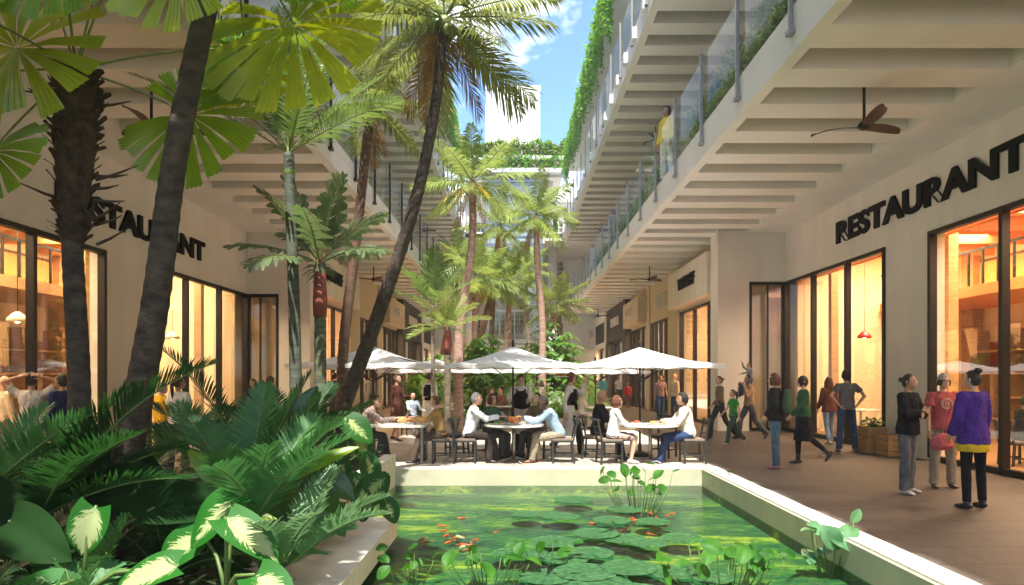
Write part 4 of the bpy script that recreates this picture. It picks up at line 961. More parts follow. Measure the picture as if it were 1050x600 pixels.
# ground cover in the planter
b = MB()
for k in range(5200):
    x = rf.uniform(-4.95,-2.35); y = rf.uniform(2.2,12.4); z = .24+rf.random()**2*.35; a = rf.uniform(0,6.28); d = V((cos(a), sin(a), rf.uniform(0,1))); sz = rf.uniform(.07,.17)
    blade(b, (x,y,z), d, V((0,0,1)), sz, sz*.55, 0, 'oval', .15, .6, 2, 1, rf)
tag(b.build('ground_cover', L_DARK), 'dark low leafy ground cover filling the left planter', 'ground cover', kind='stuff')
b = MB()
for k in range(700):
    x = rf.uniform(-2.35,-1.45); y = rf.uniform(3.2,4.9); z = .02+rf.random()*.25-(x+2.3)*.1; a = rf.uniform(0,6.28); d = V((cos(a), sin(a), rf.uniform(0,.8))); sz = rf.uniform(.05,.09)
    blade(b, (x,y,z), d, V((0,0,1)), sz, sz*.8, 0, 'heart', .1, .4, 3, 2, rf)
tag(b.build('silver_ground_cover', variegated('nerve_plant_leaf', (.06,.13,.05), (.5,.58,.4), .5)), 'small silvery variegated ground cover at the bottom of the picture', 'ground cover', kind='stuff')
# shade-side planting against the left walkway
for i, (x, y) in enumerate([(-4.5,6.5),(-4.6,8.4),(-4.4,10.2),(-4.5,4.6)]):
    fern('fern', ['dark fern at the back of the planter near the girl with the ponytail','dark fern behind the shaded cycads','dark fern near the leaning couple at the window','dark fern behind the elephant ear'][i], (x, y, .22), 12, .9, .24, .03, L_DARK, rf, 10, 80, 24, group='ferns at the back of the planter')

# ================================================================== pond plants
rp = random.Random(5)
pads = [(575,522,.5),(628,526,.5),(605,560,.5),(640,545,.5),(580,565,.5),(620,592,.5),(655,600,.5),(585,598,.5),(670,528,.45),(540,560,.45),(588,505,.60),(612,540,.55),(566,548,.55),(645,575,.55),(600,580,.6),(640,515,.5),(700,545,.5),(560,585,.5),(688,580,.45),(540,520,.42),(665,550,.45),(730,585,.4),(520,560,.36)]
for i, (px, py, r) in enumerate(pads):
    y = (EYE+.29)*700/(py-386+8); x = (px-527)*y/700; r *= .52
    b = MB(); a0 = rp.uniform(0, 6.28); vs = [V((0,0,0))]; n = 40
    for ring, h in ((.5, 0), (.93, 0), (1.0, .007)):
        for k in range(n+1):
            a = a0+.12+(6.283-.24)*k/n; rr_ = r*ring*(1+.015*sin(k*2.6)); vs.append(V((rr_*cos(a), rr_*sin(a), h*1.2+(.003 if k % 4 == 0 else -.001)*ring)))
    fs = [(0, 1+k, 2+k) for k in range(n)]
    for q in range(2):
        for k in range(n): fs.append((1+q*(n+1)+k, 1+(q+1)*(n+1)+k, 2+(q+1)*(n+1)+k, 2+q*(n+1)+k))
    b.add(vs, fs, 0, smooth=False); o = b.build('lily_pad', L_PAD, None, (x, y, -.288+.004*(i % 3)))
    tag(o, 'flat round lily pad floating in the loose raft on the pond', 'lily pad', 'lily pads floating on the pond')
def lotus(label, px, py, n, spread, hmax, rnd, sz=.17, m=None):
    y = (EYE+.3)*700/(py-386); x = (px-527)*y/700; t = thing('lotus_plant', label, 'water plant', (x, y, -.32), 0, 'lotus plants standing in the pond')
    b = MB(); lv = MB()
    for i in range(n):
        a = rnd.uniform(0, 6.28); r = spread*rnd.random()**.6; h = rnd.uniform(.12, hmax); e = V((cos(a)*r, sin(a)*r*.7, h)); b.tube([V((e.x*.5, e.y*.5, -.1)), V((e.x*.9, e.y*.9, h*.5)), e], [.006,.005,.004], 5)
        s_ = sz*rnd.uniform(.6,1.25); d = V((rnd.uniform(-1,1), rnd.uniform(-.8,.4), rnd.uniform(-.35,.8))).normalized(); up = V((rnd.uniform(-.5,.5), rnd.uniform(-1,0), rnd.uniform(.3,1)))
        if rnd.random() < .7: blade(lv, e-d*s_*.3, d, up, s_, s_*.75, 0, 'oval', .25, .5, 6, 3, rnd)
        else: blade(lv, e, d, up, s_*1.1, s_*.3, 0, 'strap', .5, .5, 6, 2, rnd)
    b.build('stem', STEM, t); lv.build('foliage', m or L_LOTUS, t)
lotus('tall lotus clump by the far kerb with the red fish swimming under it', 655, 520, 26, .62, .62, rp, .18)
lotus('lotus clump in front of the middle of the pond', 500, 592, 16, .5, .34, rp, .17)
lotus('lotus clump at the bottom, left of the corner kerb', 745, 598, 26, .65, .42, rp, .17)
lotus('blue-green lotus leaves rising against the right kerb', 852, 580, 13, .28, .55, rp, .24, leafmat('bluish_lotus_leaf', (.06,.17,.07), (.16,.33,.15), .3, .4, 4, (.2,.5,.15)))
lotus('few lotus leaves near the left side of the pond', 420, 592, 9, .35, .32, rp, .15)
lotus('sparse lotus shoots close to the lily pads', 560, 575, 6, .35, .3, rp, .14)
lotus('lone reedy lotus by the corner of the far kerb', 745, 505, 6, .3, .42, rp, .15)
KOI = mat('orange_fish_skin', (.85,.10,.01), .35, .3, 9); KOIW = mat('white_fish_skin', (.8,.75,.65), .35, .1)
def koi():
    b = MB(); pts = [V((0,-.11,0)), V((.004,-.08,0)), V((.008,-.03,0)), V((.004,.03,0)), V((-.004,.08,0)), V((-.01,.11,0))]
    b.tube(pts, [.006,.022,.03,.024,.012,.004], 8); t0 = V((-.01,.105,0)); b.add([t0, t0+V((-.03,.06,.0)), t0+V((.0,.045,.01)), t0+V((.03,.06,0))], [(0,1,2,3)])
    for s in (-1, 1): b.add([V((s*.02,-.05,0)), V((s*.06,-.02,-.01)), V((s*.022,-.01,0))], [(0,1,2)])
    return b.mesh('koi', KOI), b.mesh('koi_pale', KOIW)
km, kw = koi()
for c, (px, py, n, sx, sy) in enumerate([(470,548,17,42,20),(655,535,26,48,20)]):
    for i in range(n):
        qx = px+rp.gauss(0,1)*sx*.5; qy = py+rp.gauss(0,1)*sy*.5; y = (EYE+.33)*700/(qy-386); x = (qx-527)*y/700
        o = link('koi', kw if i % 9 == 4 else km, None, (x, y, -.35-.03*rp.random()), rp.uniform(0,6.28)); o.scale = (rp.uniform(.55,.85),)*3
        tag(o, ('pale' if i % 9 == 4 else 'orange')+' koi in the shoal '+('left of the middle of the pond' if c == 0 else 'under the tall lotus clump'), 'fish', 'koi swimming in the pond')
# ================================================================== furniture
CANV = leafmat('white_canvas', (.84,.83,.81), (.88,.87,.85), .3, .8, 2, (.9,.88,.82), .2)
def umbrella(label, x, y, zE, w, h, pole_z=None, rz=0):
    t = thing('patio_umbrella', label, 'umbrella', (x, y, 0), rz, 'white patio umbrellas')
    b = MB(); n = 10; hw = w/2
    def surf(u, v, off=0):
        m_ = max(abs(u), abs(v)); sag = .10*h*sin(pi*m_)*(1-.0*m_)
        crease = -.035*(1-abs(abs(u)-abs(v)))*m_*sin(pi*min(1,m_))
        return V((u*hw, v*hw, zE+h*(1-m_)-sag+crease+off + .012*sin(u*9)*sin(v*7)*m_))
    for off, fl in ((0, False), (-.006, True)):
        vs = [surf(-1+2*i/(2*n), -1+2*j/(2*n), off) for j in range(2*n+1) for i in range(2*n+1)]; fs = []
        for j in range(2*n):
            for i in range(2*n):
                a = j*(2*n+1)+i; f = (a, a+1, a+2*n+2, a+2*n+1); fs.append(tuple(reversed(f)) if fl else f)
        b.add(vs, fs)
    for s in range(4):
        q = Matrix.Rotation(s*pi/2, 4, 'Z')
        for k in range(2*n):
            p0 = q @ surf(-1+k/n, -1); p1 = q @ surf(-1+(k+1)/n, -1); d0 = V((0,0,-.07-.012*sin(k*1.7))); d1 = V((0,0,-.07-.012*sin((k+1)*1.7)))
            b.add([p0, p1, p1+d1, p0+d0], [(0,3,2,1)])
    b.build('canopy', CANV, t)
    b = MB(); b.tube([(0,0,.0), (0,0,zE+h+.06)], [.022,.020], 10); b.tube([(0,0,zE+h-.02), (0,0,zE+h+.05), (0,0,zE+h+.10), (0,0,zE+h+.14)], [.04,.03,.035,.01], 10); b.build('pole', M['frame'], t)
    b = MB()
    for sx, sy in ((1,1),(1,-1),(-1,1),(-1,-1),(1,0),(-1,0),(0,1),(0,-1)):
        b.bar((0,0,zE+h-.10), (sx*hw*.97, sy*hw*.97, zE-.0-.03), .016, .022); b.bar((0,0,zE-.35), (sx*hw*.5, sy*hw*.5, zE+h*.48-.07), .012, .016)
    b.build('rib', M['frame'], t)
    b = MB(); b.lathe((0,0,0), [(.26,0),(.26,.05),(.10,.09),(.04,.11),(.035,.25)], 20); b.build('base', M['frame'], t)
umbrella('rightmost white umbrella, over the seated couple in dark suit and white blouse', 2.62, 14.2, 1.88, 2.75, .38)
umbrella('white square umbrella in the middle over the table with the roast', -.02, 14.2, 1.88, 2.6, .40)
umbrella('white square umbrella at the left end over the table with the leaning man', -2.95, 14.3, 1.88, 2.75, .40)
umbrella('smaller looking rear umbrella behind the right one, its pole by the bearded diner', 2.55, 21.4, 1.80, 2.9, .34)
umbrella('rear umbrella between the left and centre umbrellas, behind the woman in brown', -2.35, 20.2, 1.82, 2.9, .34)
umbrella('rear umbrella hidden mostly behind the centre one', .35, 20.8, 1.82, 2.9, .32)

CHN = [0]
def chair_proto():
    t = thing('dining_chair', 'x', 'chair', (0,0,0), 0, 'black wooden dining chairs')
    b = MB(); b.box(-.21,.21,-.2,.2,.40,.435,0); b.box(-.2,.2,-.19,.19,.436,.47,1); b.build('seat', [M['chair'], M['cushion']], t)
    for sx in (-1,1):
        b = MB(); b.bar((sx*.19,.18,0),(sx*.19,.18,.40),.035,.035); b.build('leg', M['chair'], t)
        b = MB(); b.bar((sx*.19,-.22,0),(sx*.19,-.19,.40),.035,.035); b.build('leg', M['chair'], t)
    b = MB()
    for sx in (-1,1): b.bar((sx*.19,-.20,.41),(sx*.19,-.29,.86),.035,.03)
    b.bar((-.205,-.285,.83),(.205,-.285,.83),.03,.09, up=(0,1,0))
    for z, y in ((.58,-.235),(.70,-.26)): b.bar((-.18,y,z),(.18,y,z),.02,.045, up=(0,1,0))
    b.build('backrest', M['chair'], t)
    b = MB()
    for sx in (-1,1): b.bar((sx*.19,-.21,.16),(sx*.19,.18,.16),.02,.025)
    b.bar((-.19,-.02,.16),(.19,-.02,.16),.02,.025); b.build('stretcher', M['chair'], t)
    return t
chair0 = chair_proto(); used = []
def chair(x, y, face, label):
    """face: degrees, direction the sitter looks (0=+x, 90=+y)"""
    rz = radians(face-90)
    if not used: chair0.location = (x,y,.0); chair0.rotation_euler = (0,0,rz); chair0['label'] = label; used.append(1); return chair0
    return dup(chair0, (x,y,0), rz, label)
MARB = mat('white_marble_top', (.72,.70,.66), .25, .1, 5)
def round_table(x, y, r, label, z=.73):
    t = thing('round_table', label, 'table', (x,y,0), 0, 'cafe tables')
    b = MB(); b.lathe((0,0,0), [(r-.01,z-.035),(r,z-.03),(r,z-.005),(r-.01,z)], 36, smooth=False); b.build('table_top', MARB, t)
    b = MB(); b.tube([(0,0,.05),(0,0,z-.04)], [.03,.03], 12); b.lathe((0,0,z-.06), [(.12,0),(.12,.02)], 16)
    for k in range(4):
        a = k*pi/2+.4; b.tube([(0,0,.10),(cos(a)*.18,sin(a)*.18,.05),(cos(a)*.36,sin(a)*.36,.015)], [.02,.016,.013], 8)
    b.build('pedestal', M['steel'], t)
def square_table(x, y, w, d, label, z=.73):
    t = thing('square_table', label, 'table', (x,y,0), 0, 'cafe tables')
    b = MB(); b.box(-w/2,w/2,-d/2,d/2,z-.04,z); b.build('table_top', MARB, t)
    for sx in (-1,1):
        for sy in (-1,1): b = MB(); b.box(sx*(w/2-.06)-.022,sx*(w/2-.06)+.022,sy*(d/2-.06)-.022,sy*(d/2-.06)+.022,0,z-.041); b.build('leg', M['steel'], t)
PORC = mat('white_porcelain', (.8,.79,.76), .2, .02); FOOD1 = mat('roast_crust', (.50,.17,.03), .45, .5, 12, .6, 20); FOOD2 = mat('salad_leaf', (.12,.28,.03), .5, .4, 14, .5, 20)
FOOD3 = mat('bread_crust', (.55,.30,.10), .6, .3, 12, .3, 20); FOOD4 = mat('tomato_skin', (.6,.06,.02), .3, .3, 10)
def plate(x, y, z, r, food, label, big=0):
    t = thing('plate_of_food', label, 'plate', (x,y,z+.001), 0, 'dishes on the cafe tables')
    b = MB(); b.lathe((0,0,0), [(r*.55,0),(r*.62,.004),(r,.018),(r*.97,.021),(r*.6,.008),(.001,.007)], 24); b.build('dish', PORC, t)
    rr_ = random.Random(int(x*100)+int(y*10)); b = MB(); N_ = 7 if not big else 12
    for k in range(N_):
        a = rr_.uniform(0,6.28); q = rr_.random()*r*.5; s_ = r*rr_.uniform(.18,.32)*(1.35 if big else 1)
        b.sphere((cos(a)*q, sin(a)*q, .02+s_*.55+(rr_.random()*.06 if big else 0)), s_*rr_.uniform(.8,1.3), s_, s_*.75, 9, 6)
    b.build('food', food, t)
def tumbler(x, y, z, label='clear glass tumbler on a cafe table'):
    b = MB(); b.lathe((0,0,0), [(.025,0),(.034,.12),(.031,.12),(.023,.008)], 14); o = b.build('drinking_glass', M['railglass'], None, (x,y,z+.001)); tag(o, label, 'glass', 'glasses on the cafe tables')
TZ = .73
TB = (0.0, 13.15); TC = (2.62, 13.15); TA = (-2.25, 13.2)
round_table(*TB, .58, 'round white table carrying the roast, centre front')
round_table(*TC, .56, 'round white table between the couple and the man in the cream sweater')
square_table(TA[0], TA[1], 1.15, .8, 'long rectangular white table at the left front by the dumb cane')
for dx, dy, r, f, lab, big in ((-.02,.02,.19,FOOD1,'big golden roast heaped on a platter in the middle of the centre table',1),(.12,.22,.15,FOOD3,'heap of bread behind the roast on the centre table',1),(-.3,-.1,.12,FOOD2,'small salad plate in front of the grey-haired man on the centre table',0),(.3,-.15,.11,FOOD1,'small plate in front of the man in the light blue shirt',0)):
    plate(TB[0]+dx, TB[1]+dy, TZ, r, f, lab, big)
for dx, dy, r, f, lab in ((.02,-.1,.14,FOOD3,'pizza-like flat dish in the middle of the right front table'),(-.25,.12,.11,FOOD4,'red tomato dish on the right front table'),(.28,.05,.11,FOOD3,'small dish by the man in the cream sweater')): plate(TC[0]+dx, TC[1]+dy, TZ, r, f, lab)
for dx, dy, r, f, lab in ((.1,.0,.15,FOOD3,'bread plate on the left front table'),(.25,.15,.12,FOOD1,'brown pastry plate beside the bread on the left front table')): plate(TA[0]+dx, TA[1]+dy, TZ, r, f, lab, 1)
for dx, dy, q in ((-.15,-.25,TB),(.1,-.3,TB),(.18,-.22,TC),(-.1,.25,TC),(-.3,.05,TA),(.2,.3,TC)): tumbler(q[0]+dx, q[1]+dy, TZ, 'clear glass tumbler on the '+('centre' if q is TB else 'right front' if q is TC else 'left front')+' table')
TE = (-.15, 21.6); TD = (-2.3, 21.4); TF = (2.75, 21.0)
round_table(*TE, .5, 'small round table behind the centre group, far row'); round_table(*TD, .5, 'round table of the woman in the white top, far row'); round_table(*TF, .55, 'round table of the bearded man in beige, far row')
plate(TD[0], TD[1], TZ, .13, FOOD3, 'plate of bread on the far left round table'); plate(TF[0], TF[1], TZ, .13, FOOD4, 'plate of red food on the far right round table'); plate(TE[0], TE[1], TZ, .13, FOOD2, 'salad plate on the far middle round table')

# ceiling fans
def fan_proto():
    t = thing('ceiling_fan', 'x', 'ceiling fan', (0,0,0), 0, 'three-bladed ceiling fans')
    b = MB(); b.tube([(0,0,0),(0,0,-.88)], [.022,.022], 10); b.lathe((0,0,-.06), [(.07,.0),(.05,.06)], 14); b.build('rod', M['frame'], t)
    b = MB(); b.lathe((0,0,-1.0), [(.03,0),(.085,.03),(.09,.08),(.05,.13),(.025,.15)], 18); b.build('motor', M['frame'], t)
    for k in range(3):
        b = MB(); a = k*2*pi/3+.35; c = V((cos(a), sin(a), 0)); s = V((-sin(a), cos(a), 0)); n = 9; vs = []; 
        for i in range(n+1):
            u = i/n; w_ = .035+.055*sin(pi*min(1,u*.9+.08))**.8 if i < n else .015
            ctr = c*(.07+.70*u)+V((0,0,-.95+.03*sin(u*3)+.02*u)); bend = s*(.05*sin(u*2.6))
            for q, (sw, sz) in enumerate(((-1,.03),(1,-.02))):
                vs.append(ctr+bend+s*sw*w_+V((0,0,sz+.006))); vs.append(ctr+bend+s*sw*w_+V((0,0,sz-.006)))
        fs = []
        for i in range(n):
            a_ = i*4; e = a_+4; fs += [(a_,a_+2,e+2,e),(a_+1,e+1,e+3,a_+3),(a_,e,e+1,a_+1),(a_+2,a_+3,e+3,e+2)]
        fs += [(0,1,3,2),(n*4,n*4+2,n*4+3,n*4+1)]; b.add(vs, fs); b.build('blade', M['woodd'], t)
    return t
fp = fan_proto(); first = True
for s, x in ((1,5.36),(-1,-5.55)):
    for lev, (z0, yy) in enumerate(((6.42,(10.45,27,43.5)),(11.55,(25.8,42)))):
        for i, y in enumerate(yy):
            lab = f'dark three-bladed fan under the {"lower" if lev == 0 else "upper"} balcony, {"right" if s>0 else "left"} side, {["nearest the camera","second from the camera","far end"][i if lev==0 else i+1]}'
            if first: fp.location = (x,y,z0); fp['label'] = lab; first = False
            else: dup(fp, (x,y,z0), R.uniform(0,2), lab)
# crates and display outside the right window
for i, (x, y, z, w, h, lab) in enumerate([(7.78,14.85,0,.5,.30,'wooden crate standing on the walkway by the man in the grey tee'),(7.80,14.85,.305,.44,.26,'upper wooden crate stacked beside the man in the grey tee, topped with plants'),(7.86,14.25,0,.36,.44,'slatted crate by the pier nearest the black-sweatered woman')]):
    t = thing('wooden_crate', lab, 'crate', (x,y,z), 0, 'wooden display crates by the window'); 
    b = MB(); n = 4; hw = w/2
    for k in range(n):
        zz = h*k/n; 
        for sy in (-1,1): b.box(-hw,hw,sy*.24-.01,sy*.24+.01,zz+.008,zz+h/n-.008)
        for sx in (-1,1): b.box(sx*(hw-.012)-.01,sx*(hw-.012)+.01,-.228,.228,zz+.008,zz+h/n-.008)
    b.build('slats', M['wood'], t); b = MB(); b.box(-hw+.023,hw-.023,-.228,.228,.01,.03); b.build('bottom', M['wood'], t)
    b = MB()
    for sx in (-1,1):
        for sy in (-1,1): b.box(sx*(hw-.045)-.02,sx*(hw-.045)+.02,sy*.208-.02,sy*.208+.02,.03,h)
    b.build('post', M['wood'], t)
bush('potted_plant', 'small leafy plant growing out of the upper wooden crate', (7.80,14.85), .17, .15, .16, 200, .09, L_BUSH, random.Random(4), 2)
bpy.data.objects['potted_plant'].location.z = .42
# room furniture seen through the glass
for i, (x, y) in enumerate([(9.9,12.6),(10.2,16.4),(9.5,18.7),(-9.6,13.2),(-9.8,17.0),(-9.9,11.2)]):
    round_table(x, y, .5, ['cafe table inside the right window behind the purple sweater','cafe table inside the right window behind the crates','cafe table inside near the folded glass door on the right','cafe table inside the left window behind the navy-clad person','cafe table inside the left window behind the ponytail girl','cafe table inside the nearest left window'][i], .75)
    bpy.data.objects[-1] if False else None
def pendant(x, y, z, label, zc=5.28):
    t = thing('pendant_lamp', label, 'lamp', (x,y,zc), 0, 'pendant lamps inside the restaurants')
    b = MB(); b.tube([(0,0,0),(0,0,z-zc+.2)], [.008,.008], 6); b.build('cord', M['frame'], t)
    b = MB(); b.lathe((0,0,z-zc), [(.19,0),(.17,.07),(.09,.16),(.03,.2)], 20); b.build('lamp_shade', M['red'] if int(y*2) % 2 else M['roomc'], t)
    b = MB(); b.sphere((0,0,z-zc+.04), .06, n=10, m=8); b.build('bulb', M['lamp'], t)
for i, (x, y) in enumerate([(9.9,12.6),(10.2,16.4),(9.6,18.7),(10.3,9.8),(-9.6,13.2),(-9.8,17),(-9.9,11.2),(-9.5,19)]):
    pendant(x, y, 2.7, 'pendant lamp inside the '+('right' if x>0 else 'left')+' restaurant, '+['above the table behind the purple sweater','above the table behind the crates','near the folded glass door','over the counter near the camera','above the table behind the navy-clad person','above the table behind the ponytail girl','nearest the camera','near the return window'][i])

# ================================================================== people
def skinmat(name, c): 
    m = mat(name, c, .5, .06, 6); m.node_tree.nodes['Principled BSDF'].inputs['Subsurface Weight'].default_value = .12
    m.node_tree.nodes['Principled BSDF'].inputs['Subsurface Scale'].default_value = .02; return m
SK = {'light': skinmat('light_skin', (.60,.36,.25)), 'tan': skinmat('tan_skin', (.42,.23,.14)), 'dark': skinmat('dark_skin', (.10,.05,.03))}
EYE_M = mat('eye_dark', (.02,.015,.012), .2, 0); LIP = mat('lip', (.42,.14,.12), .45, 0)
HR = {k: mat(k+'_hair', c, .55, .4, 30, .6, 90, stretch=(3,3,.4)) for k, c in dict(black=(.010,.008,.007), brown=(.055,.026,.013), auburn=(.12,.035,.015), grey=(.22,.21,.20), blond=(.30,.19,.09)).items()}
_cl = {}
def cloth(c, kind='cloth'):
    k = (tuple(c), kind)
    if k not in _cl:
        nm = kind+'_'+'_'.join('%02d' % int(x*99) for x in c)
        if kind == 'denim': _cl[k] = mat(nm, c, .9, .4, 5, .4, 160, spec=.15)
        elif kind == 'pattern': _cl[k] = mat(nm, c, .85, .7, 22, .2, 60)
        elif kind == 'leather': _cl[k] = mat(nm, c, .35, .3, 10, .2, 60)
        else: _cl[k] = mat(nm, c, .9, .22, 8, .5, 140, spec=.15)
    return _cl[k]
import bmesh
WS = bpy.data.scenes.new('workshop'); JOBS = []
def remesh(mb, vox, name, mats, smooth=2, disp=0, seed=0, freq=14, join=None):
    """queue a shape for voxel remeshing; the returned mesh is filled in by run_jobs()"""
    me = mb.mesh('tmp', mats); o = bpy.data.objects.new('tmp', me); WS.collection.objects.link(o)
    r = o.modifiers.new('r', 'REMESH'); r.mode = 'VOXEL'; r.voxel_size = vox; r.use_smooth_shade = True
    if smooth: q = o.modifiers.new('s', 'SMOOTH'); q.iterations = smooth; q.factor = .5
    out = bpy.data.meshes.new(name)
    for m in (mats if isinstance(mats, (list,tuple)) else [mats]): out.materials.append(m)
    JOBS.append((o, out, disp, seed, freq, join)); return out
def run_jobs():
    with bpy.context.temp_override(scene=WS, view_layer=WS.view_layers[0]): dg = bpy.context.evaluated_depsgraph_get()
    for o, out, disp, seed, freq, join in JOBS:
        e = o.evaluated_get(dg); m = e.to_mesh(); bm = bmesh.new(); bm.from_mesh(m); e.to_mesh_clear()
        s = V((seed*3.1, seed*1.7, 0))
        if disp:
            for v in bm.verts:
                c = v.co; k = noise.noise(V((c.x*freq, c.y*freq, c.z*freq*.45))+s); k2 = noise.noise(V((c.x*freq*2.2, c.y*freq*2.2, c.z*freq*1.3+c.x*9))+s)
                v.co = c+v.normal*(disp*(k*1.1+k2*.6))
        for f in bm.faces: f.smooth = True; f.material_index = 0
        if join: bm.from_mesh(join)
        bm.to_mesh(out); bm.free()
    WO = [j[0] for j in JOBS]; trash = [o.data for o in WO]+[j[5] for j in JOBS if j[5]]
    bpy.data.scenes.remove(WS); bpy.data.batch_remove(WO); bpy.data.batch_remove(trash)

def head_mesh(b, c, fwd, up, k=1.0, n=28, m=22):
    """face-shaped head appended to b; returns frame matrix. material 0 skin,1 eye,2 lip"""
    f = nrm(fwd); u = nrm(up); r = f.cross(u).normalized(); f = u.cross(r).normalized()
    Mx = Matrix(((r.x,f.x,u.x,c[0]),(r.y,f.y,u.y,c[1]),(r.z,f.z,u.z,c[2]),(0,0,0,1)))
    def g(x, z, x0, z0, sx, sz): return exp(-((x-x0)/sx)**2-((z-z0)/sz)**2)
    st = len(b.v)
    def shape(p):
        d = p.normalized(); x, y, z = d
        sx, sy, sz = .076, .094, .118
        if z < 0: sx *= 1-.30*(-z)**1.4; sy *= 1-.10*(-z)
        q = V((x*sx, y*sy-.004*(1 if z>0 else 0), z*sz))
        if y > 0:
            X = q.x; Z = q.z
            q.y += .020*g(X,Z,0,-.022,.013,.020) + .010*g(X,Z,0,-.004,.009,.03)
            q.y -= .009*(g(X,Z,.030,.006,.017,.013)+g(X,Z,-.030,.006,.017,.013))
            q.y += .005*g(X,Z,0,.028,.05,.012)+.007*g(X,Z,0,-.056,.022,.008)+.008*g(X,Z,0,-.092,.022,.018)
        elif z < -.3: q.y += .028*(-z-.3)
        if z < 0: q.y += .060*(-z)**1.6*max(0, y+.22)
        return q*k
    b.sphere((0,0,0), 1, 1, 1, n, m, 0, shape)
    for s in (-1,1):
        b.sphere((s*.076*k, -.008*k, -.006*k), .012*k, .018*k, .030*k, 8, 6, 0)
        b.sphere((s*.030*k, .074*k, .006*k), .0125*k, .010*k, .0075*k, 8, 6, 1)
        b.box((s*.030-.014)*k, (s*.030+.014)*k, .082*k, .088*k, .021*k, .026*k, 1)
    b.sphere((0, .087*k, -.057*k), .021*k, .007*k, .006*k, 10, 6, 2)
    b.xform(Mx, st)
    return Mx

def hand(b, wrist, d, palm_n, s, k=1.0, curl=.5):
    """palm and five separate bent fingers; d hand direction, palm_n palm normal, s=+1 right -1 left (thumb side)"""
    d = nrm(d); pn = nrm(palm_n); pn = (pn-d*pn.dot(d)).normalized(); sd = d.cross(pn).normalized()*s
    w = V(wrist)
    b.tube([w-d*.03, w, w+d*.03*k, w+d*.07*k, w+d*.088*k], [(.022*k,.018*k),(.024*k,.017*k),(.036*k,.015*k),(.040*k,.014*k),(.034*k,.011*k)], 10, 0, True, pn)
    for i, (o, L_) in enumerate(((-.029,.062),(-.010,.076),(.010,.080),(.029,.070))):
        p = w+d*.080*k+sd*(o*k); dd = d.copy(); ax = sd*s; pts = [p-d*.012*k, p]
        for j in range(3):
            dd = (dd+pn*curl*.55).normalized(); p = p+dd*L_*k*(.45,.32,.23)[j]; pts.append(p)
        b.tube(pts, [.0085*k,.0085*k,.008*k,.0075*k,.0055*k], 6, 0, True, pn)
    p = w+d*.022*k+sd*.026*k; t1 = (d*.6+sd*.75+pn*.25).normalized(); t2 = (d*.9+sd*.2+pn*.45).normalized()
    b.tube([p-t1*.012*k, p+t1*.022*k, p+t1*.035*k+t2*.015*k, p+t1*.036*k+t2*.05*k], [.013*k,.011*k,.0095*k,.006*k], 6, 0, True, pn)

def dirv(pitch, side=0.0):
    """pitch: degrees forward from straight down; side: degrees outward (+x)"""
    a = radians(pitch); s = radians(side); return V((sin(s)*cos(a) if abs(pitch) < 90 else sin(s)*.5, sin(a)*cos(s), -cos(a)*cos(s))).normalized()

POSES = {
 'stand': dict(R=[(2,4),(-2,2)], L=[(-2,4),(-4,2)], ra=[(4,10),(14,4)], la=[(2,10),(12,4)]),
 'stride': dict(R=[(26,1),(8,1)], L=[(-18,1),(-42,1)], ra=[(-20,8),(4,4)], la=[(22,8),(44,2)]),
 'stride2': dict(L=[(26,1),(8,1)], R=[(-18,1),(-42,1)], la=[(-20,8),(4,4)], ra=[(22,8),(44,2)]),
 'slow': dict(R=[(12,2),(0,1)], L=[(-8,2),(-22,1)], ra=[(-10,8),(10,4)], la=[(12,8),(30,2)]),
 'sit': dict(R=[(84,5),(6,2)], L=[(82,5),(-4,2)], ra=[(38,8),(88,-12)], la=[(36,8),(86,-12)], lean=6),
 'sitlean': dict(R=[(86,5),(-8,2)], L=[(82,6),(12,2)], ra=[(55,8),(100,-10)], la=[(52,8),(98,-10)], lean=22),
 'sitcross': dict(R=[(84,3),(18,2)], L=[(88,-2),(34,-2)], ra=[(20,8),(74,-16)], la=[(18,8),(72,-16)], lean=4),
 'armsX': dict(R=[(4,3),(-2,1)], L=[(-4,4),(-4,2)], ra=[V((.22,.30,-.92)), V((-.88,.42,.16))], la=[V((.22,.34,-.92)), V((-.86,.50,.02))]),
 'hips': dict(R=[(4,8),(0,5)], L=[(-3,6),(-3,4)], ra=[(-22,38),(-5,-38)], la=[(-22,38),(-5,-38)]),
 'headhands': dict(R=[(2,4),(0,2)], L=[(0,4),(-3,2)], ra='R_up', la='L_up'),
}
PC = [0]
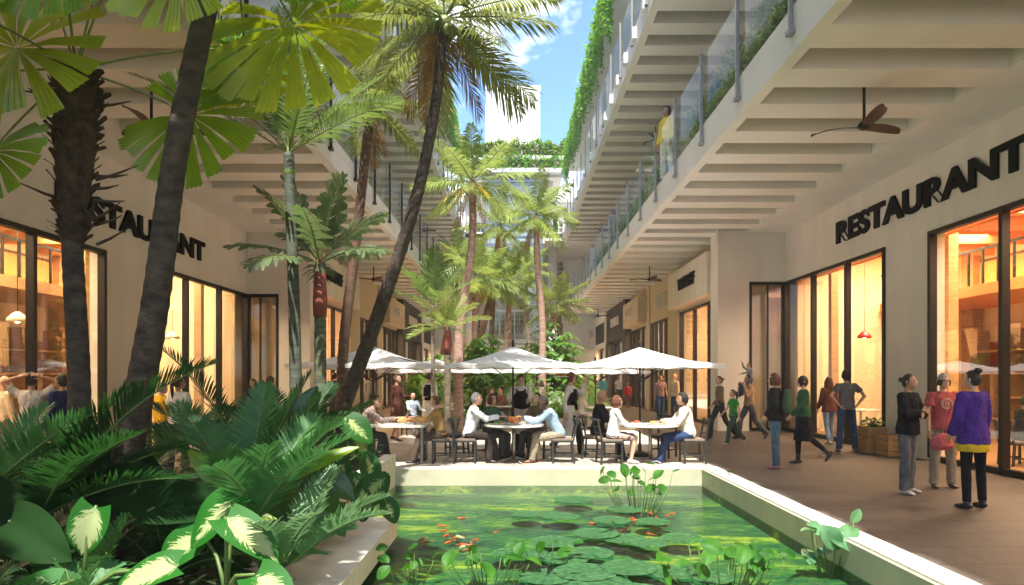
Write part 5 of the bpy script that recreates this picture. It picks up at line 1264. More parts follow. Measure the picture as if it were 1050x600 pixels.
def person(label, x, y, face, pose='stand', h=1.72, top=None, sleeve='long', bottom=None, hair=('short','brown'), skin='light', shoes=(.03,.03,.03), sex='m', z=0, seat=None, look=0, nod=0, cat='person', vox=None, extra=None, ov=None, grp=None, hem=0.0, coat=0, apron=None, seedk=None, legflare=0, vest=None):
    """face: degrees heading (0=+x, 90=away from camera, 270=towards it)."""
    PC[0] += 1; sd_ = PC[0]; k = h/1.73
    ps = dict(POSES[pose]); 
    if ov: ps.update(ov)
    lean = radians(ps.get('lean', 0)); T = V((0, sin(lean), cos(lean)))
    H = V((0,0,0)); N_ = H+T*.50; SH = N_-T*.055
    shw = .170 if sex == 'm' else .150; hw = .088
    lg = {}
    for s, key in ((1,'R'),(-1,'L')):
        a, c = ps[key]; hip = H+V((s*hw,0,-.02)); d1 = dirv(*a); d1.x *= s; d2 = dirv(*c); d2.x *= s
        kn = hip+d1*.43; an = kn+d2*.42; lg[s] = (hip, kn, an, d1, d2)
    lo = min(lg[1][2].z, lg[-1][2].z)
    if seat is None: zoff = -lo+.075
    else: zoff = seat/k+.085
    off = V((0,0,zoff))
    if seat is not None:      # bring the feet down to the floor
        for s in (1,-1):
            hip, kn, an, d1, d2 = lg[s]; need = (kn.z+zoff)-.075
            ln = min(.44, max(.3, need/max(.3, -d2.z))); lg[s] = (hip, kn, kn+d2*ln, d1, d2)
    far = y > 24
    vx = vox or (.017 if far else .0125 if y > 13.6 else .009); nd = 1.7 if y < 14 else 1
    # arms
    am = {}
    for s, key in ((1,'ra'),(-1,'la')):
        q = ps[key]; sh = SH+V((s*shw,0,0))
        if isinstance(q, str): d1 = V((s*.72,.12,.62)).normalized(); d2 = V((-s*.86,-.28,.34)).normalized()
        elif isinstance(q[0], tuple): 
            d1 = dirv(*q[0]); d1.x = abs(d1.x)*s if q[0][1] >= 0 else -abs(d1.x)*s; a_, b_ = q[1]; d2 = dirv(a_, abs(b_)); d2.x = abs(d2.x)*s*(1 if b_ >= 0 else -1)
        else: d1 = V((q[0].x*s, q[0].y, q[0].z)).normalized(); d2 = V((q[1].x*s, q[1].y, q[1].z)).normalized()
        el = sh+d1*.275; wr = el+d2*.245; am[s] = (sh, el, wr, d1, d2)
    lk = Quaternion((0,0,1), radians(look)); hd_up = (T*.4+V((0,0,1))).normalized(); f_ = lk @ V((0, cos(radians(nod)), -sin(radians(nod)))); hd_up = (V((0,0,1))+ (lk @ V((0,1,0)))*sin(radians(nod))*.9+T*.3).normalized()
    nk = N_+T*.02; hc = nk+T*.04+hd_up*.100+f_*.018
    chest_d = .098 if sex == 'm' else .088; cw = .150 if sex == 'm' else .128; ww = .135 if sex == 'm' else .110; hipw = .150 if sex == 'm' else .158
    # ---- body
    b = MB()
    def torso(b, e, z0=-.06, z1=.50, hemw=0, long=0):
        rg = [(z0-long, (hipw-.01+hemw, .108+hemw*.6)), (.0, (hipw, .115)), (.12, (ww+.012, .098)), (.20, (ww, .092)), (.31, (cw, chest_d+.006)), (.40, (cw+.012, chest_d)), (.455, (cw-.005, .078)), (.49, (.075, .062)), (z1+.02, (.052, .056))]
        pts = [H+T*zz + V((0,(.008 if sex == 'f' and .25 < zz < .38 else 0),0)) if zz > 0 else H+V((0,0,zz)) for zz, r in rg]
        b.tube(pts, [(r[0]+e, r[1]+e) for zz, r in rg], 16)
    torso(b, -.012)
    for s in (1,-1):
        b.rtube(SH+V((s*.05,0,-.01)), am[s][0], .050, .046); b.rtube(am[s][0], am[s][1], .042, .033); b.rtube(am[s][1], am[s][2], .033, .022, extra=[(.3,.034)])
        b.rtube(lg[s][0], lg[s][1], .078, .050, extra=[(.4,.068)]); b.rtube(lg[s][1], lg[s][2], .050, .032, extra=[(.3,.053)])
        b.rtube(lg[s][2]+V((0,-.02,-.035)), lg[s][2]+V((0,.12,-.045)), .030, .022)
    b.tube([N_-T*.04, nk+T*.01-f_*.006, hc-hd_up*.06-f_*.026, hc-hd_up*.02-f_*.03], [.056,.045,.043,.040], 12)
    skm = [SK[skin], EYE_M, LIP]
    bodyb = b
    hb = MB(); head_mesh(hb, hc, f_, hd_up, 1.0 if sex == 'm' else .96, 28 if not far else 16, 22 if not far else 12)
    for s in (1,-1):
        q = am[s][4]; pn = V((-s,0,0)) if pose != 'armsX' else V((0,-1,0))
        if seat is not None or 'flat' in ps: pn = V((0,0,-1))
        hand(hb, am[s][2], q, pn, 1 if s*pn.x <= 0 else -1, 1.0 if sex == 'm' else .9, ps.get('curl', .45))
    me = remesh(bodyb, vx, 'body', skm, 2, join=hb.mesh('head', skm))
    root = thing('person', label, cat, (x, y, z), radians(face-90), grp); root.scale = (k,k,k)
    body = link('body', me, root, off)
    def part(name, b, m, disp=.004, v=None, sm=2, rem=True):
        if rem: mm = remesh(b, v or vx, name, m, sm, disp*(nd if name in ('shirt','trousers','skirt') else 1), sd_)
        else: mm = b.mesh(name, m)
        return link(name, mm, root, off)
    # ---- lower clothing
    if bottom:
        kind, col, *rest = bottom; km = rest[0] if rest else 'cloth'
        if kind in ('trousers', 'leggings', 'shorts'):
            b = MB(); e = .016 if kind != 'leggings' else .006
            b.tube([H+V((0,0,.08)), H+V((0,0,.0)), H+V((0,0,-.07))], [(hipw-.012+e*.6,.104+e*.6),(hipw+e*.6,.118+e*.6),(hipw-.01+e,.11+e)], 16)
            for s in (1,-1):
                hip, kn, an, d1, d2 = lg[s]; fl = legflare
                b.rtube(hip, kn, .080+e*.6, .052+e, extra=[(.4,.070+e)])
                if kind != 'shorts':
                    end = an-d2*(-.015 if kind != 'leggings' else .02); b.tube([kn-d2*.03, kn.lerp(end,.35), kn.lerp(end,.8), end], [.050+e, .050+e*1.3+fl*.3, .042+e*1.4+fl*.8, .042+e*1.5+fl], 12)
            part(kind, b, cloth(col, km), .006 if kind != 'leggings' else .001)
        elif kind in ('skirt', 'dress_skirt'):
            L_ = rest[1] if len(rest) > 1 else .45; b = MB()
            if seat is None:
                c2 = (lg[1][1]+lg[-1][1])/2; c2.x = 0
                pts = [H+V((0,0,.10)), H+V((0,0,-.02)), H+V((0,c2.y*.3,-.2)), V((0,c2.y*.7,-L_))]; b.tube(pts, [(ww+.015,.105),(hipw+.02,.13),(hipw+.045,.155),(hipw+.08,.19)], 24)
            else:
                b.tube([H+V((0,0,.10)), H+V((0,0,-.03))], [(ww+.015,.105),(hipw+.02,.13)], 16)
                kk = (lg[1][1]+lg[-1][1])/2; hh = (lg[1][0]+lg[-1][0])/2; b.tube([hh-V((0,.04,0)), hh.lerp(kk,.5), kk], [(.165,.10),(.155,.085),(.13,.068)], 16, hint=(0,0,1))
            part('skirt', b, cloth(col, km), .008)
    if top:
        col, *rest = top; km = rest[0] if rest else 'cloth'; loose = rest[1] if len(rest) > 1 else .014
        b = MB(); torso(b, loose, hemw=hem, long=coat, z1=.488)
        for s in (1,-1):
            sh, el, wr, d1, d2 = am[s]; e = loose
            b.rtube(SH+V((s*.06,0,-.012)), sh, .050+e*.8, .046+e*.8)
            if sleeve == 'long': b.rtube(sh, el, .045+e*.7, .036+e); b.tube([el-d2*.02, el.lerp(wr,.5), wr-d2*.005], [.036+e,.034+e*.9,.026+e*.8], 12)
            elif sleeve == 'short': b.tube([sh-d1*.02, sh+d1*.08, sh+d1*.16], [.046+e*.8,.045+e,.046+e*1.3], 12)
            elif sleeve == 'rolled': b.rtube(sh, el, .045+e*.7, .038+e)
        part('shirt', b, cloth(col, km), .007 if loose > .012 else .004)
        if sleeve == 'none': pass
    if vest:
        b = MB(); rg = [(-.02,(hipw+.022,.140)),(.12,(ww+.034,.122)),(.22,(ww+.026,.116)),(.33,(cw+.012,.126)),(.43,(cw-.03,.112))]
        b.tube([H+T*zz for zz, r in rg], [(r[0]+.012, r[1]+.012) for zz, r in rg], 18); 
        for s in (1,-1): b.tube([H+T*.40+V((s*.085,.085,0)), H+T*.49+V((s*.085,.0,0)), H+T*.40+V((s*.085,-.085,0))], [.03,.03,.03], 8)
        part('waistcoat', b, cloth(vest), .003)
    if apron:
        b = MB(); c2 = (lg[1][1]+lg[-1][1])/2
        for i in range(9):
            pass
        rows = []; n = 22
        for j in range(9):
            u = j/8; zz = .10-.62*u; rx = hipw+.035+.045*u; ry = .135+.06*u; cy = c2.y*u*.5
            rows.append([V((rx*cos(a)*(1+.02*sin(a*9)*u), cy+ry*sin(a)*(1+.03*sin(a*7)*u), zz)) for a in [2*pi*q/n for q in range(n)]])
        vs = [p for r in rows for p in r]; fs = [(j*n+q, (j+1)*n+q, (j+1)*n+(q+1)%n, j*n+(q+1)%n) for j in range(8) for q in range(n)]
        b.add(vs, fs, 0, smooth=True); part('apron', b, cloth(apron), rem=False)
    # ---- shoes
    for s in (1,-1):
        hip, kn, an, d1, d2 = lg[s]; b = MB(); tilt = V((0, 1, 0))
        back = d2.y < -.45 and seat is None
        fd = V((s*.12, 1, 0)).normalized() if not back else V((0,.62,-.78))
        up_ = V((0,0,1)) if not back else V((0,.78,.62)); hl = an-up_*.035-fd*.05
        pts = [hl-fd*.02, hl+fd*.03, hl+fd*.10-up_*.006, hl+fd*.17-up_*.014, hl+fd*.215-up_*.020]
        b.tube(pts, [(.022,.024),(.036,.038),(.040,.034),(.042,.026),(.026,.014)], 12, hint=up_)
        if shoes[0] == 'boot': b.tube([an+V((0,0,-.04)), an-d2*.05, an-d2*.12], [.044,.045,.050], 12); col = shoes[1]
        else: b.tube([an-up_*.03, an-d2*.01], [.036,.036], 10); col = shoes
        part('shoe', b, cloth(col, 'leather'), 0, .012, 1)
    # ---- hair
    st, hcname = hair[0], hair[1]
    if st != 'bald':
        hm = HR[hcname] if isinstance(hcname, str) else cloth(hcname); b = MB(); kq = 1.0 if sex == 'm' else .96
        r_ = f_.cross(hd_up).normalized(); u_ = hd_up; f2 = u_.cross(r_).normalized()
        def W(x_, y_, z_): return hc+r_*x_*kq+f2*y_*kq+u_*z_*kq
        def cap(dx=.086, dy=.104, dz=.128, low=-.02, front=.035, thick=1.0):
            st_ = len(b.v)
            def fn(p):
                d = p.normalized(); q = V((d.x*dx, d.y*dy-.006, d.z*dz))
                lim = (front+.035*(d.y)) if d.y > .25 else (low if d.y > -.2 else low-.05)
                if q.z < lim: q = V((q.x*.86, q.y*.80, lim-.004))
                nn = noise.noise(V((q.x*45+sd_, q.y*45, q.z*18)))*.006; return q*(1+nn/.1)
            b.sphere((0,0,0), 1, 1, 1, 26, 18, 0, fn)
            Mx = Matrix(((r_.x,f2.x,u_.x,hc.x),(r_.y,f2.y,u_.y,hc.y),(r_.z,f2.z,u_.z,hc.z),(0,0,0,1))); b.xform(Matrix(Mx) @ Matrix.Diagonal((kq,kq,kq,1)), st_)
        if st in ('short','bob','long','bun','pony','thick'):
            th = {'short':0,'bob':.006,'long':.004,'bun':0,'pony':0,'thick':.012}[st]
            cap(.083+th, .101+th, .124+th, low=-.035 if st in ('short','bun','pony') else -.06, front=.05 if sex == 'f' or st != 'short' else .058)
        if st == 'bob': 
            for a in range(150, 391, 16): c_, s__ = cos(radians(a)), sin(radians(a)); b.tube([W(.070*c_,.085*s__,.04), W(.084*c_,.098*s__,-.04), W(.078*c_,.092*s__,-.115)], [.026,.026,.016], 8)
        if st == 'long':
            for a in range(165, 376, 14): c_, s__ = cos(radians(a)), sin(radians(a)); b.tube([W(.070*c_,.085*s__,.03), W(.084*c_,.096*s__,-.06), W(.085*c_,.105*s__-.01,-.16), W(.075*c_,.10*s__-.02,-.27)], [.026,.028,.026,.012], 8)
        if st == 'bun': b.sphere(W(0,-.075,.115), .048, .048, .042, 12, 8)
        if st == 'lowbun': cap(.083,.101,.124,low=-.035,front=.055); b.sphere(W(0,-.115,.03), .036, n=10, m=8)
        if st == 'pony': b.tube([W(0,-.095,.05), W(0,-.135,.03), W(0,-.145,-.08), W(0,-.135,-.22), W(0,-.12,-.33)], [.022,.034,.034,.026,.008], 10)
        if st == 'fringe': cap(.085,.103,.126,low=-.06,front=-.2)
        if st == 'cap':
            cap(.088,.106,.128,low=.02,front=.035); b.tube([W(0,.085,.035), W(0,.12,.03), W(0,.15,.02)], [(.065,.008),(.062,.007),(.045,.005)], 12, hint=u_)
        part('hair' if st != 'cap' else 'cap', b, hm, .0025, .009 if not far else .014, 1)
        if st == 'cap': 
            b = MB()
            for a in range(140, 401, 20): c_, s__ = cos(radians(a)), sin(radians(a)); b.tube([W(.066*c_,.085*s__,.03), W(.079*c_,.095*s__,-.03), W(.08*c_,.09*s__,-.065)], [.018,.018,.01], 7)
            part('hair', b, HR['brown'], .002, .009, 1)
    if extra: extra(root, off, dict(H=H, T=T, N=N_, SH=SH, am=am, lg=lg, hc=hc, part=part, zoff=zoff, k=k, shw=shw))
    return root
G = ground_pt
def gp(px, py): x, y = G(px, py); return dict(x=x, y=y)
# --- near right group of three
def sneakers_white(root, off, q):
    b = MB()
    for s in (1,-1): an = q['lg'][s][2]; b.tube([an+V((0,0,.02)), an+V((0,0,.07))], [.05,.048], 12)
    q['part']('leg_warmer', b, cloth((.6,.55,.47)), .008, .011)
def chest_print(root, off, q):
    pass
person('person with a low dark bun, black sweatshirt, arms crossed, grey jeans and cream boots', face=300, pose='armsX', h=1.70, top=((.012,.012,.014),'cloth',.030), bottom=('trousers',(.12,.12,.13),'denim'), hair=('lowbun','black'), skin='tan', shoes=(.6,.55,.47), sex='f', look=12, coat=.03, hem=.015, extra=sneakers_white, **gp(931,506))
def tee_print(root, off, q):
    b = MB(); T = q['T']; c = q['H']+T*.33
    for r0, r1 in ((.080,.072),(.062,.055),(.030,.018)):
        n = 36
        pts = []
        for rr_ in (r0, r1):
            for k_ in range(n):
                a = 2*pi*k_/n; X = rr_*cos(a); Z = rr_*sin(a); pts.append(c+V((X, .128-.9*X*X, Z)))
        b.add(pts, [(k_, (k_+1)%n, n+(k_+1)%n, n+k_) for k_ in range(n)])
    q['part']('chest_print', b, cloth((.75,.6,.55)), rem=False)
person('person in a pale cap and dark pink tee with a white ring print, khaki trousers', face=262, pose='stand', h=1.70, top=((.46,.10,.10),'cloth',.020), sleeve='short', bottom=('trousers',(.30,.25,.19)), hair=('cap',(.36,.34,.31)), skin='light', shoes=(.08,.05,.04), extra=tee_print, hem=.02, **gp(967,500))
rt = person('person in a purple sweater over a yellow shirt with a high bun, back turned', face=100, pose='stand', h=1.74, top=((.075,.03,.24),'cloth',.034), bottom=('leggings',(.010,.010,.013)), hair=('bun','black'), skin='light', shoes=('boot',(.02,.018,.018)), sex='f', look=25, coat=.08, hem=.03,
  ov=dict(la=[(4,10),(34,-6)]), extra=lambda root, off, q: (q['part']('shirt_tail', (lambda b: (b.tube([q['H']+V((0,0,-.08)), q['H']+V((0,0,-.16)), q['H']+V((0,0,-.235))], [(.185,.145),(.20,.155),(.195,.15)], 20), b)[1])(MB()), cloth((.62,.46,.03)), .006), q['part']('collar', (lambda b: (b.tube([q['N']-q['T']*.02, q['N']+q['T']*.02], [.075,.066], 14), b)[1])(MB()), cloth((.62,.46,.03)), 0)), **gp(998,521))
# pink handbag held between them
b = MB(); b.tube([(0,0,0),(0,0,.06),(0,0,.17),(0,0,.22)], [(.13,.06),(.16,.085),(.12,.06),(.05,.03)], 16)
hx, hy = G(966,512); o = link('handbag', remesh(b, .012, 'handbag', cloth((.5,.12,.15)), 2, .008, 3), None, (hx+.02, 9.2, .66)); tag(o, 'dusty pink slouchy handbag hanging at the side of the purple sweater', 'handbag')
b = MB(); b.tube([(-.03,0,.19),(.02,-.02,.40),(.10,-.05,.62),(.06,-.0,.38),(.04,0,.2)], [.009]*5, 6); b.build('strap', cloth((.5,.12,.15)), o)
# --- couple at the window
person('person in a beanie and grey tee, hands on hips, back turned, by the crates', face=82, pose='hips', h=1.80, top=((.15,.15,.155),'cloth',.020), sleeve='short', bottom=('trousers',(.045,.08,.16),'denim'), hair=('thick',(.03,.03,.03)), skin='light', shoes=(.3,.2,.2), hem=.015, **gp(868,463))
person('person with long auburn hair, brown top and pale jeans beside the beanie wearer', face=95, pose='slow', h=1.66, top=((.20,.08,.06),'cloth',.022), bottom=('leggings',(.28,.38,.58),'denim'), hair=('long','auburn'), skin='light', shoes=('boot',(.55,.42,.34)), sex='f', hem=.03, coat=.05, **gp(850,456))
# --- two walkers
def backpack(x, y, z, face, label, col):
    b = MB(); b.tube([(0,0,0),(0,0,.10),(0,0,.28),(0,0,.38),(0,0,.42)], [(.13,.07),(.155,.095),(.14,.085),(.10,.06),(.05,.03)], 16)
    o = link('backpack', remesh(b, .013, 'backpack', cloth(col), 2, .009, 5, 9), None, (x,y,z), radians(face-90)); tag(o, label, 'backpack')
    for s in (-1,1):
        b = MB(); b.tube([(s*.08,.05,.06),(s*.115,.17,.10),(s*.11,.25,.27),(s*.10,.18,.42),(s*.07,.06,.38)], [(.018,.006)]*5, 8); b.build('strap', cloth(tuple(c*.6 for c in col)), o)
p = gp(795,480)
person('person with short auburn hair, black and grey jacket and jeans, carrying a green backpack', face=150, pose='stand', h=1.72, top=((.022,.020,.020),'cloth',.034), bottom=('trousers',(.07,.12,.17),'denim'), hair=('bob','auburn'), skin='light', shoes=(.35,.16,.13), sex='f', coat=.02, hem=.02, ov=dict(ra=[(-8,16),(42,-14)], la=[(-6,16),(40,-14)]), **p)
fd = radians(150); backpack(p['x']-cos(fd)*.20, p['y']-sin(fd)*.20, 1.0, 150, 'olive green backpack on the back of the person in the black jacket', (.06,.11,.06))
person('person with black hair in a green cardigan, dark flared skirt and tights, stepping left', face=172, pose='stride', h=1.68, top=((.04,.11,.05),'cloth',.018), bottom=('skirt',(.018,.015,.022),'cloth',.48), hair=('fringe','black'), skin='light', shoes=('boot',(.02,.02,.02)), sex='f', ov=dict(R=[(10,1),(0,1)], L=[(-14,1),(-50,1)]), extra=lambda root, off, q: q['part']('tights', (lambda b: ([ (b.rtube(q['lg'][s][0], q['lg'][s][1], .080,.056), b.rtube(q['lg'][s][1], q['lg'][s][2], .056,.038, extra=[(.3,.058)])) for s in (1,-1)], b)[1])(MB()), cloth((.014,.012,.014)), 0), **gp(824,476))
# --- family
person('person striding left in a khaki top and dark flared trousers beside the child in green', face=186, pose='stride', h=1.72, top=((.16,.12,.07),'cloth',.012), bottom=('trousers',(.035,.04,.04)), hair=('lowbun','black'), skin='light', sex='f', legflare=.02, **gp(738,450))
person('child with a ponytail in a bright green top, striding hand in hand with the family', face=190, pose='stride2', h=1.38, top=((.05,.28,.05),'cloth',.014), sleeve='short', bottom=('trousers',(.05,.09,.07)), hair=('pony','brown'), skin='light', sex='f', shoes=(.4,.35,.3), **gp(752,456))
fx, fy = G(768,450)
person('person in a tan shirt and grey trousers with a child riding on the shoulders', x=fx, y=fy, face=184, pose='stride', h=1.76, top=((.42,.27,.16),'cloth',.018), bottom=('trousers',(.10,.10,.11)), hair=('short','black'), skin='tan', legflare=.015, ov=dict(ra=[V((.25,.5,-.75)), V((-.3,.15,.95))], la=[V((.25,.5,-.75)), V((-.3,.15,.95))]))
person('small child in grey sitting on the tan-shirted shoulders with an arm raised', x=fx+.04, y=fy, face=184, pose='sit', h=1.0, z=.76, seat=.76, top=((.25,.26,.27),'cloth',.016), bottom=('trousers',(.06,.12,.14)), hair=('short','brown'), skin='light', ov=dict(ra=[V((.7,.3,.35)), V((.1,.3,1))], la=[(60,8),(80,-5)], R=[(60,2),(8,2)], L=[(60,2),(8,2)]))
# --- pair further back
person('person in a patterned mauve tee and jeans facing the camera by the tall shop window', face=280, pose='slow', h=1.72, top=((.26,.17,.18),'pattern',.018), sleeve='short', bottom=('trousers',(.05,.10,.20),'denim'), hair=('short','black'), skin='tan', **gp(677,431))
person('bald bearded person in a beige shirt and jeans, side on by the tall shop window', face=200, pose='stand', h=1.76, top=((.60,.48,.34),'cloth',.020), bottom=('trousers',(.07,.09,.13),'denim'), hair=('bald','brown'), skin='light', **gp(692,432))
# --- far walkers
for i, (px, py, c, cb, hr) in enumerate([(599,415,(.30,.24,.20),(.3,.27,.25),'brown'),(609,415,(.16,.05,.05),(.12,.08,.07),'black'),(618,417,(.06,.22,.26),(.25,.34,.42),'brown'),(635,415,(.75,.73,.72),(.1,.1,.1),'brown'),(644,419,(.5,.05,.04),(.2,.1,.1),'auburn')]):
    person(['far walker in grey-brown, leftmost of the distant row','far walker in a dark red top in the distant row','far walker in a teal shirt and pale jeans','far walker in a white tee before the charcoal shopfront','small far figure in red beside the white tee'][i], face=92 if i != 3 else 270, pose='slow', h=1.72 if i < 4 else 1.35, top=(c,'cloth',.018), sleeve='short' if i == 3 else 'long', bottom=('trousers',cb), hair=('short',hr), **gp(px,py), grp='far walkers near the shops')
# --- centre table
CH = .47
chair(-.92, 13.1, 0, 'black chair of the grey-haired man in the white shirt, centre table')
person('seated grey-haired person in a white shirt, left side of the centre table', x=-.86, y=13.1, face=0, pose='sitlean', h=1.78, seat=CH, top=((.72,.73,.76),'cloth',.018), bottom=('trousers',(.045,.035,.030)), hair=('short','grey'), ov=dict(lean=12), shoes=(.03,.02,.02))
chair(.92, 13.1, 180, 'black chair of the man in the light blue shirt, centre table')
person('seated person in a light blue shirt and khaki trousers eating at the centre table', x=.86, y=13.1, face=180, pose='sitlean', h=1.76, seat=CH, top=((.30,.42,.55),'cloth',.018), bottom=('trousers',(.33,.28,.20)), hair=('short','black'), skin='dark', nod=20, ov=dict(lean=26), shoes=(.2,.08,.04))
chair(-.55, 13.9, 315, 'black chair of the auburn-haired diner in dark green')
person('seated person with auburn hair in a dark green top behind the grey-haired diner', x=-.50, y=13.85, face=320, pose='sit', h=1.68, seat=CH, top=((.06,.14,.07),'cloth',.014), bottom=('trousers',(.08,.07,.06)), hair=('bob','auburn'), sex='f')
chair(.55, 13.95, 235, 'black chair of the brown-clad diner behind the roast')
person('seated person with brown hair and a brown top, half turned, behind the roast', x=.52, y=13.95, face=230, pose='sit', h=1.72, seat=CH, top=((.17,.12,.07),'cloth',.018), bottom=('trousers',(.08,.07,.06)), hair=('short','brown'))
# --- waiters
person('waiter in a white shirt, black waistcoat and pale apron bending to serve the centre table', x=.18, y=14.75, face=262, pose='slow', h=1.78, top=((.72,.68,.62),'cloth',.016), vest=(.012,.012,.012), apron=(.62,.53,.42), bottom=('trousers',(.02,.02,.02)), hair=('short','brown'), nod=35, ov=dict(lean=20, ra=[(40,10),(80,-10)], la=[(40,10),(84,-10)]))
wx, wy = G(590,465)
person('waiter striding right in a black waistcoat and long pale apron, tray raised in one hand', x=wx-.1, y=wy, face=338, pose='stride', h=1.80, top=((.72,.68,.62),'cloth',.016), vest=(.012,.012,.012), apron=(.66,.58,.48), bottom=('trousers',(.015,.015,.015)), hair=('short','auburn'), look=60, ov=dict(la=[V((.55,.35,-.35)), V((.1,.25,1))], ra=[(-12,12),(6,6)], curl=-.05))
tx, ty, tz = wx-.30, wy+.05, 1.63
tt = thing('serving_tray', 'round tray with food held up in the hand of the striding waiter', 'tray', (tx,ty,tz), 0)
b = MB(); b.lathe((0,0,0), [(.17,0),(.20,.02),(.19,.024),(.16,.008)], 24); b.build('dish', PORC, tt)
b = MB(); [b.sphere((R.uniform(-.09,.09), R.uniform(-.09,.09), .05), .055, .05, .04, 9, 6) for _ in range(7)]; b.build('food', FOOD1, tt)
person('waiter seen from behind in a black waistcoat and white apron at the left', x=G(440,444)[0], y=20, face=80, pose='slow', h=1.78, top=((.75,.73,.70),'cloth',.018), vest=(.012,.012,.012), apron=(.74,.72,.68), bottom=('trousers',(.02,.02,.02)), hair=('short','auburn'))
# --- right table
chair(1.82, 12.95, 8, 'black chair of the woman in the white blouse')
person('seated person in a white blouse and grey skirt, right front table', x=1.88, y=12.95, face=5, pose='sit', h=1.66, seat=CH, top=((.78,.78,.76),'cloth',.016), bottom=('skirt',(.10,.10,.14),'cloth',.4), hair=('bob','auburn'), sex='f', shoes=(.7,.66,.6), ov=dict(R=[(84,3),(-12,1)], L=[(84,3),(-6,1)], ra=[(30,8),(72,-14)], la=[(28,8),(72,-14)]))
chair(1.62, 13.75, 345, 'black chair of the bald man in the dark suit')
person('seated bald person in a dark suit jacket behind the white blouse, right front table', x=1.68, y=13.72, face=345, pose='sit', h=1.82, seat=CH, top=((.014,.014,.018),'cloth',.026), bottom=('trousers',(.02,.02,.025)), hair=('bald','brown'), skin='tan')
chair(3.40, 13.05, 180, 'black chair of the man in the cream sweater')
person('seated person in a cream sweater and jeans, right end of the right front table', x=3.34, y=13.05, face=178, pose='sit', h=1.76, seat=CH, top=((.74,.69,.58),'cloth',.024), bottom=('trousers',(.03,.05,.12),'denim'), hair=('thick','black'), skin='tan', shoes=(.1,.1,.16), ov=dict(lean=10, L=[(80,5),(20,2)]))
chair(3.05, 13.95, 235, 'empty black chair behind the right front table')
# --- left table
chair(-1.35, 13.05, 180, 'black chair of the person in the mustard top at the left front table')
person('seated person in a mustard top, right end of the left front table', x=-1.40, y=13.05, face=178, pose='sitlean', h=1.66, seat=CH, top=((.42,.25,.09),'cloth',.014), bottom=('trousers',(.12,.08,.06)), hair=('lowbun','auburn'), sex='f', ov=dict(lean=10))
chair(-1.2, 14.2, 200, 'empty black chair behind the mustard top')
chair(-3.05, 13.3, 0, 'black chair of the leaning grey-haired diner, partly hidden by leaves')
person('seated person with short grey-brown hair in a grey-brown shirt leaning over the left front table', x=-3.0, y=13.3, face=5, pose='sitlean', h=1.78, seat=CH, top=((.17,.13,.11),'pattern',.018), bottom=('trousers',(.05,.05,.06)), hair=('short','brown'), ov=dict(lean=28))
person('person standing in a knee-length brown dress among the left tables', x=-3.0, y=17.5, face=335, pose='slow', h=1.72, top=((.09,.035,.025),'cloth',.016), bottom=('skirt',(.09,.035,.025),'cloth',.52), hair=('lowbun','brown'), skin='tan', sex='f', ov=dict(la=[(20,10),(90,-20)]))
chair(-2.9, 19.2, 300, 'black chair of the small diner between the brown dress and the waiter')
person('small seated person in a pale blue top between the brown dress and the back-turned waiter', x=-2.86, y=19.15, face=300, pose='sit', h=1.5, seat=CH, top=((.38,.45,.55),'cloth',.016), bottom=('trousers',(.1,.1,.1)), hair=('short','brown'))
person('person in a grey suit walking away along the left shops', x=G(393,420)[0]-.0, y=31, face=95, pose='slow', h=1.80, top=((.16,.17,.19),'cloth',.024), bottom=('trousers',(.15,.16,.18)), hair=('short','black'), coat=.1)
person('person in a dark grey suit, back turned, between two palm trunks at the left', x=-6.0, y=22.8, face=100, pose='slow', h=1.80, top=((.10,.095,.095),'cloth',.026), bottom=('trousers',(.09,.085,.085)), hair=('short','black'), skin='tan', coat=.12)
person('blond person in a green shirt by the left shop window', x=-6.35, y=21.6, face=110, pose='stand', h=1.70, top=((.16,.24,.13),'cloth',.02), bottom=('trousers',(.09,.06,.04)), hair=('short','blond'), sex='f')
# --- far row
chair(-1.62, 21.4, 185, 'black chair of the woman in the white top, far row')
person('seated person with black hair in a white long-sleeved top, side on, far left table', x=-1.68, y=21.4, face=182, pose='sit', h=1.70, seat=CH, top=((.76,.74,.70),'cloth',.014), bottom=('trousers',(.35,.27,.2)), hair=('lowbun','black'), sex='f')
chair(-.85, 21.7, 0, 'black chair of the far diner in white and pale jeans')
person('seated person in a white tee and pale jeans behind the centre umbrella pole', x=-.80, y=21.7, face=0, pose='sitcross', h=1.68, seat=CH, top=((.76,.72,.70),'cloth',.016), sleeve='short', bottom=('trousers',(.4,.48,.55),'denim'), hair=('short','auburn'), sex='f')
person('seated person in red-brown behind the far diner in white', x=-.35, y=22.0-.1, face=215, pose='sit', h=1.70, seat=CH, top=((.25,.12,.08),'cloth',.016), bottom=('trousers',(.1,.1,.1)), hair=('short','brown'))
chair(-.32, 21.95, 215, 'black chair of the far diner in red-brown')
chair(2.02, 21.0, 0, 'black chair of the far diner in beige')
person('seated person in a beige suit with crossed legs at the far right table', x=2.08, y=21.0, face=2, pose='sitcross', h=1.80, seat=CH, top=((.48,.41,.33),'cloth',.022), bottom=('trousers',(.46,.40,.33)), hair=('short','brown'), shoes=(.2,.12,.08))
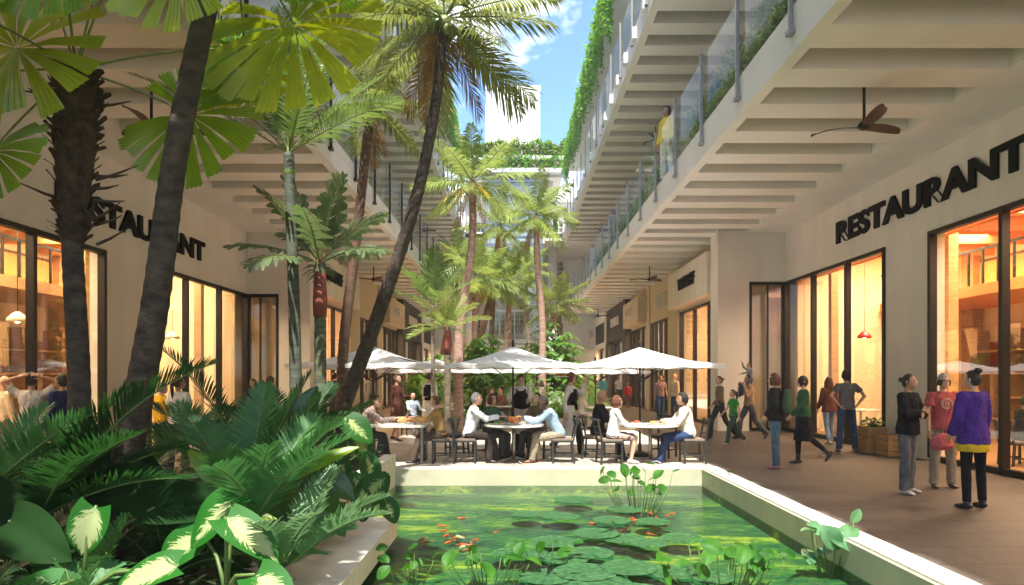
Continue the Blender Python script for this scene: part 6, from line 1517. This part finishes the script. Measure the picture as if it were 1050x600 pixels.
# --- left walkway behind the planting
person('person at the left window with both hands clasped behind the head, pale tee', x=-7.35, y=10.4, face=110, pose='headhands', h=1.72, top=((.55,.52,.48),'cloth',.018), sleeve='short', bottom=('trousers',(.08,.08,.09)), hair=('short','black'), skin='tan')
person('person in a navy sweater at the left window, turned to the hands-on-head figure', x=-6.95, y=10.5, face=170, pose='stand', h=1.70, top=((.02,.03,.10),'cloth',.024), bottom=('trousers',(.06,.06,.07)), hair=('short','black'), skin='tan')
person('person with a long dark ponytail and white shirt, back turned, behind the cycads', x=-5.65, y=11.5, face=85, pose='stand', h=1.66, top=((.70,.69,.68),'cloth',.018), sleeve='short', bottom=('trousers',(.05,.05,.06)), hair=('pony','brown'), skin='tan', sex='f', look=-30)
person('person in a yellow top beyond the leaning trunk at the left window', x=-6.4, y=12.4, face=60, pose='stand', h=1.55, top=((.65,.42,.03),'cloth',.018), bottom=('trousers',(.1,.1,.1)), hair=('short','grey'), skin='light')
person('person with long dark hair and head tilted down at the left column', x=-6.1, y=16.0, face=290, pose='stand', h=1.62, top=((.05,.03,.04),'cloth',.018), bottom=('trousers',(.05,.05,.06)), hair=('long','brown'), skin='light', sex='f', nod=25, look=-20)
person('person in a light grey tee, back turned, next to the left column', x=-5.72, y=16.0, face=80, pose='stand', h=1.66, top=((.42,.43,.43),'cloth',.020), sleeve='short', bottom=('trousers',(.08,.08,.1)), hair=('thick','brown'))
# --- balconies
person('person in a pale yellow shirt and white trousers leaning at the lower right balcony railing', x=3.88, y=17.35, z=6.625, face=205, pose='stand', h=1.90, top=((.85,.62,.07),'cloth',.022), bottom=('trousers',(.72,.68,.58)), hair=('thick','black'), skin='tan', look=10, nod=-12)
person('person in a light blue dress on the lower right balcony, middle of the walkway', x=3.98, y=34.5, z=6.625, face=200, pose='stand', h=1.75, top=((.60,.64,.68),'cloth',.018), bottom=('skirt',(.6,.64,.68),'cloth',.5), hair=('short','blond'), sex='f')
person('person in an olive top on the lower right balcony beside the green hedge', x=3.98, y=27.2, z=6.625, face=190, pose='stand', h=1.70, top=((.25,.25,.13),'cloth',.018), bottom=('trousers',(.2,.18,.15)), hair=('bob','brown'), sex='f')
# --- inside the right restaurant
person('diner in a dark top seated inside the right window behind the purple sweater', x=9.3, y=12.5, face=0, pose='sit', h=1.7, seat=CH, top=((.03,.03,.03),'cloth',.02), bottom=('trousers',(.05,.05,.05)), hair=('short','black'))
person('standing figure in pink inside the right window by the crates', x=9.0, y=15.6, face=250, pose='stand', h=1.68, top=((.55,.25,.22),'cloth',.02), bottom=('trousers',(.1,.05,.05)), hair=('long','brown'), sex='f')
person('bald figure in cream inside the nearest left window', x=-8.9, y=11.9, face=60, pose='stand', h=1.66, top=((.65,.55,.4),'cloth',.02), bottom=('trousers',(.2,.15,.1)), hair=('bald','brown'))
chair(9.22, 12.5, 0, 'black chair inside the right window behind the purple sweater')
# unseen palms added overhead and behind the viewer to shade the planting
rs = random.Random(9)
for i, (x, y, z) in enumerate([(-3.9,-.6,6.6),(-4.4,2.0,6.9),(-2.9,2.9,7.1)]):
    palm('fan_palm', ['fan palm behind the viewpoint whose crown shades the planter','tall fan palm whose crown rises above the elephant ear','tall fan palm whose crown spreads over the leaning trunk'][i], [(x-.6,y-.5,.1),(x-.3,y-.3,3),(x,y,z)] if i == 0 else [(x-1.2,-1.2-i*.5,.1),(x-.9,-.6,3.4),(x,y,z)], .11, .08,
         lambda b, top, td, rnd: [fan(b, top, a*2.4, radians(50-10*(a % 6)), .9, .75, 16, 320, 0, 1, .12, rnd.uniform(-.5,.5), rnd) for a in range(14)], {}, BARKD, L_FAN, rnd=rs)

run_jobs()
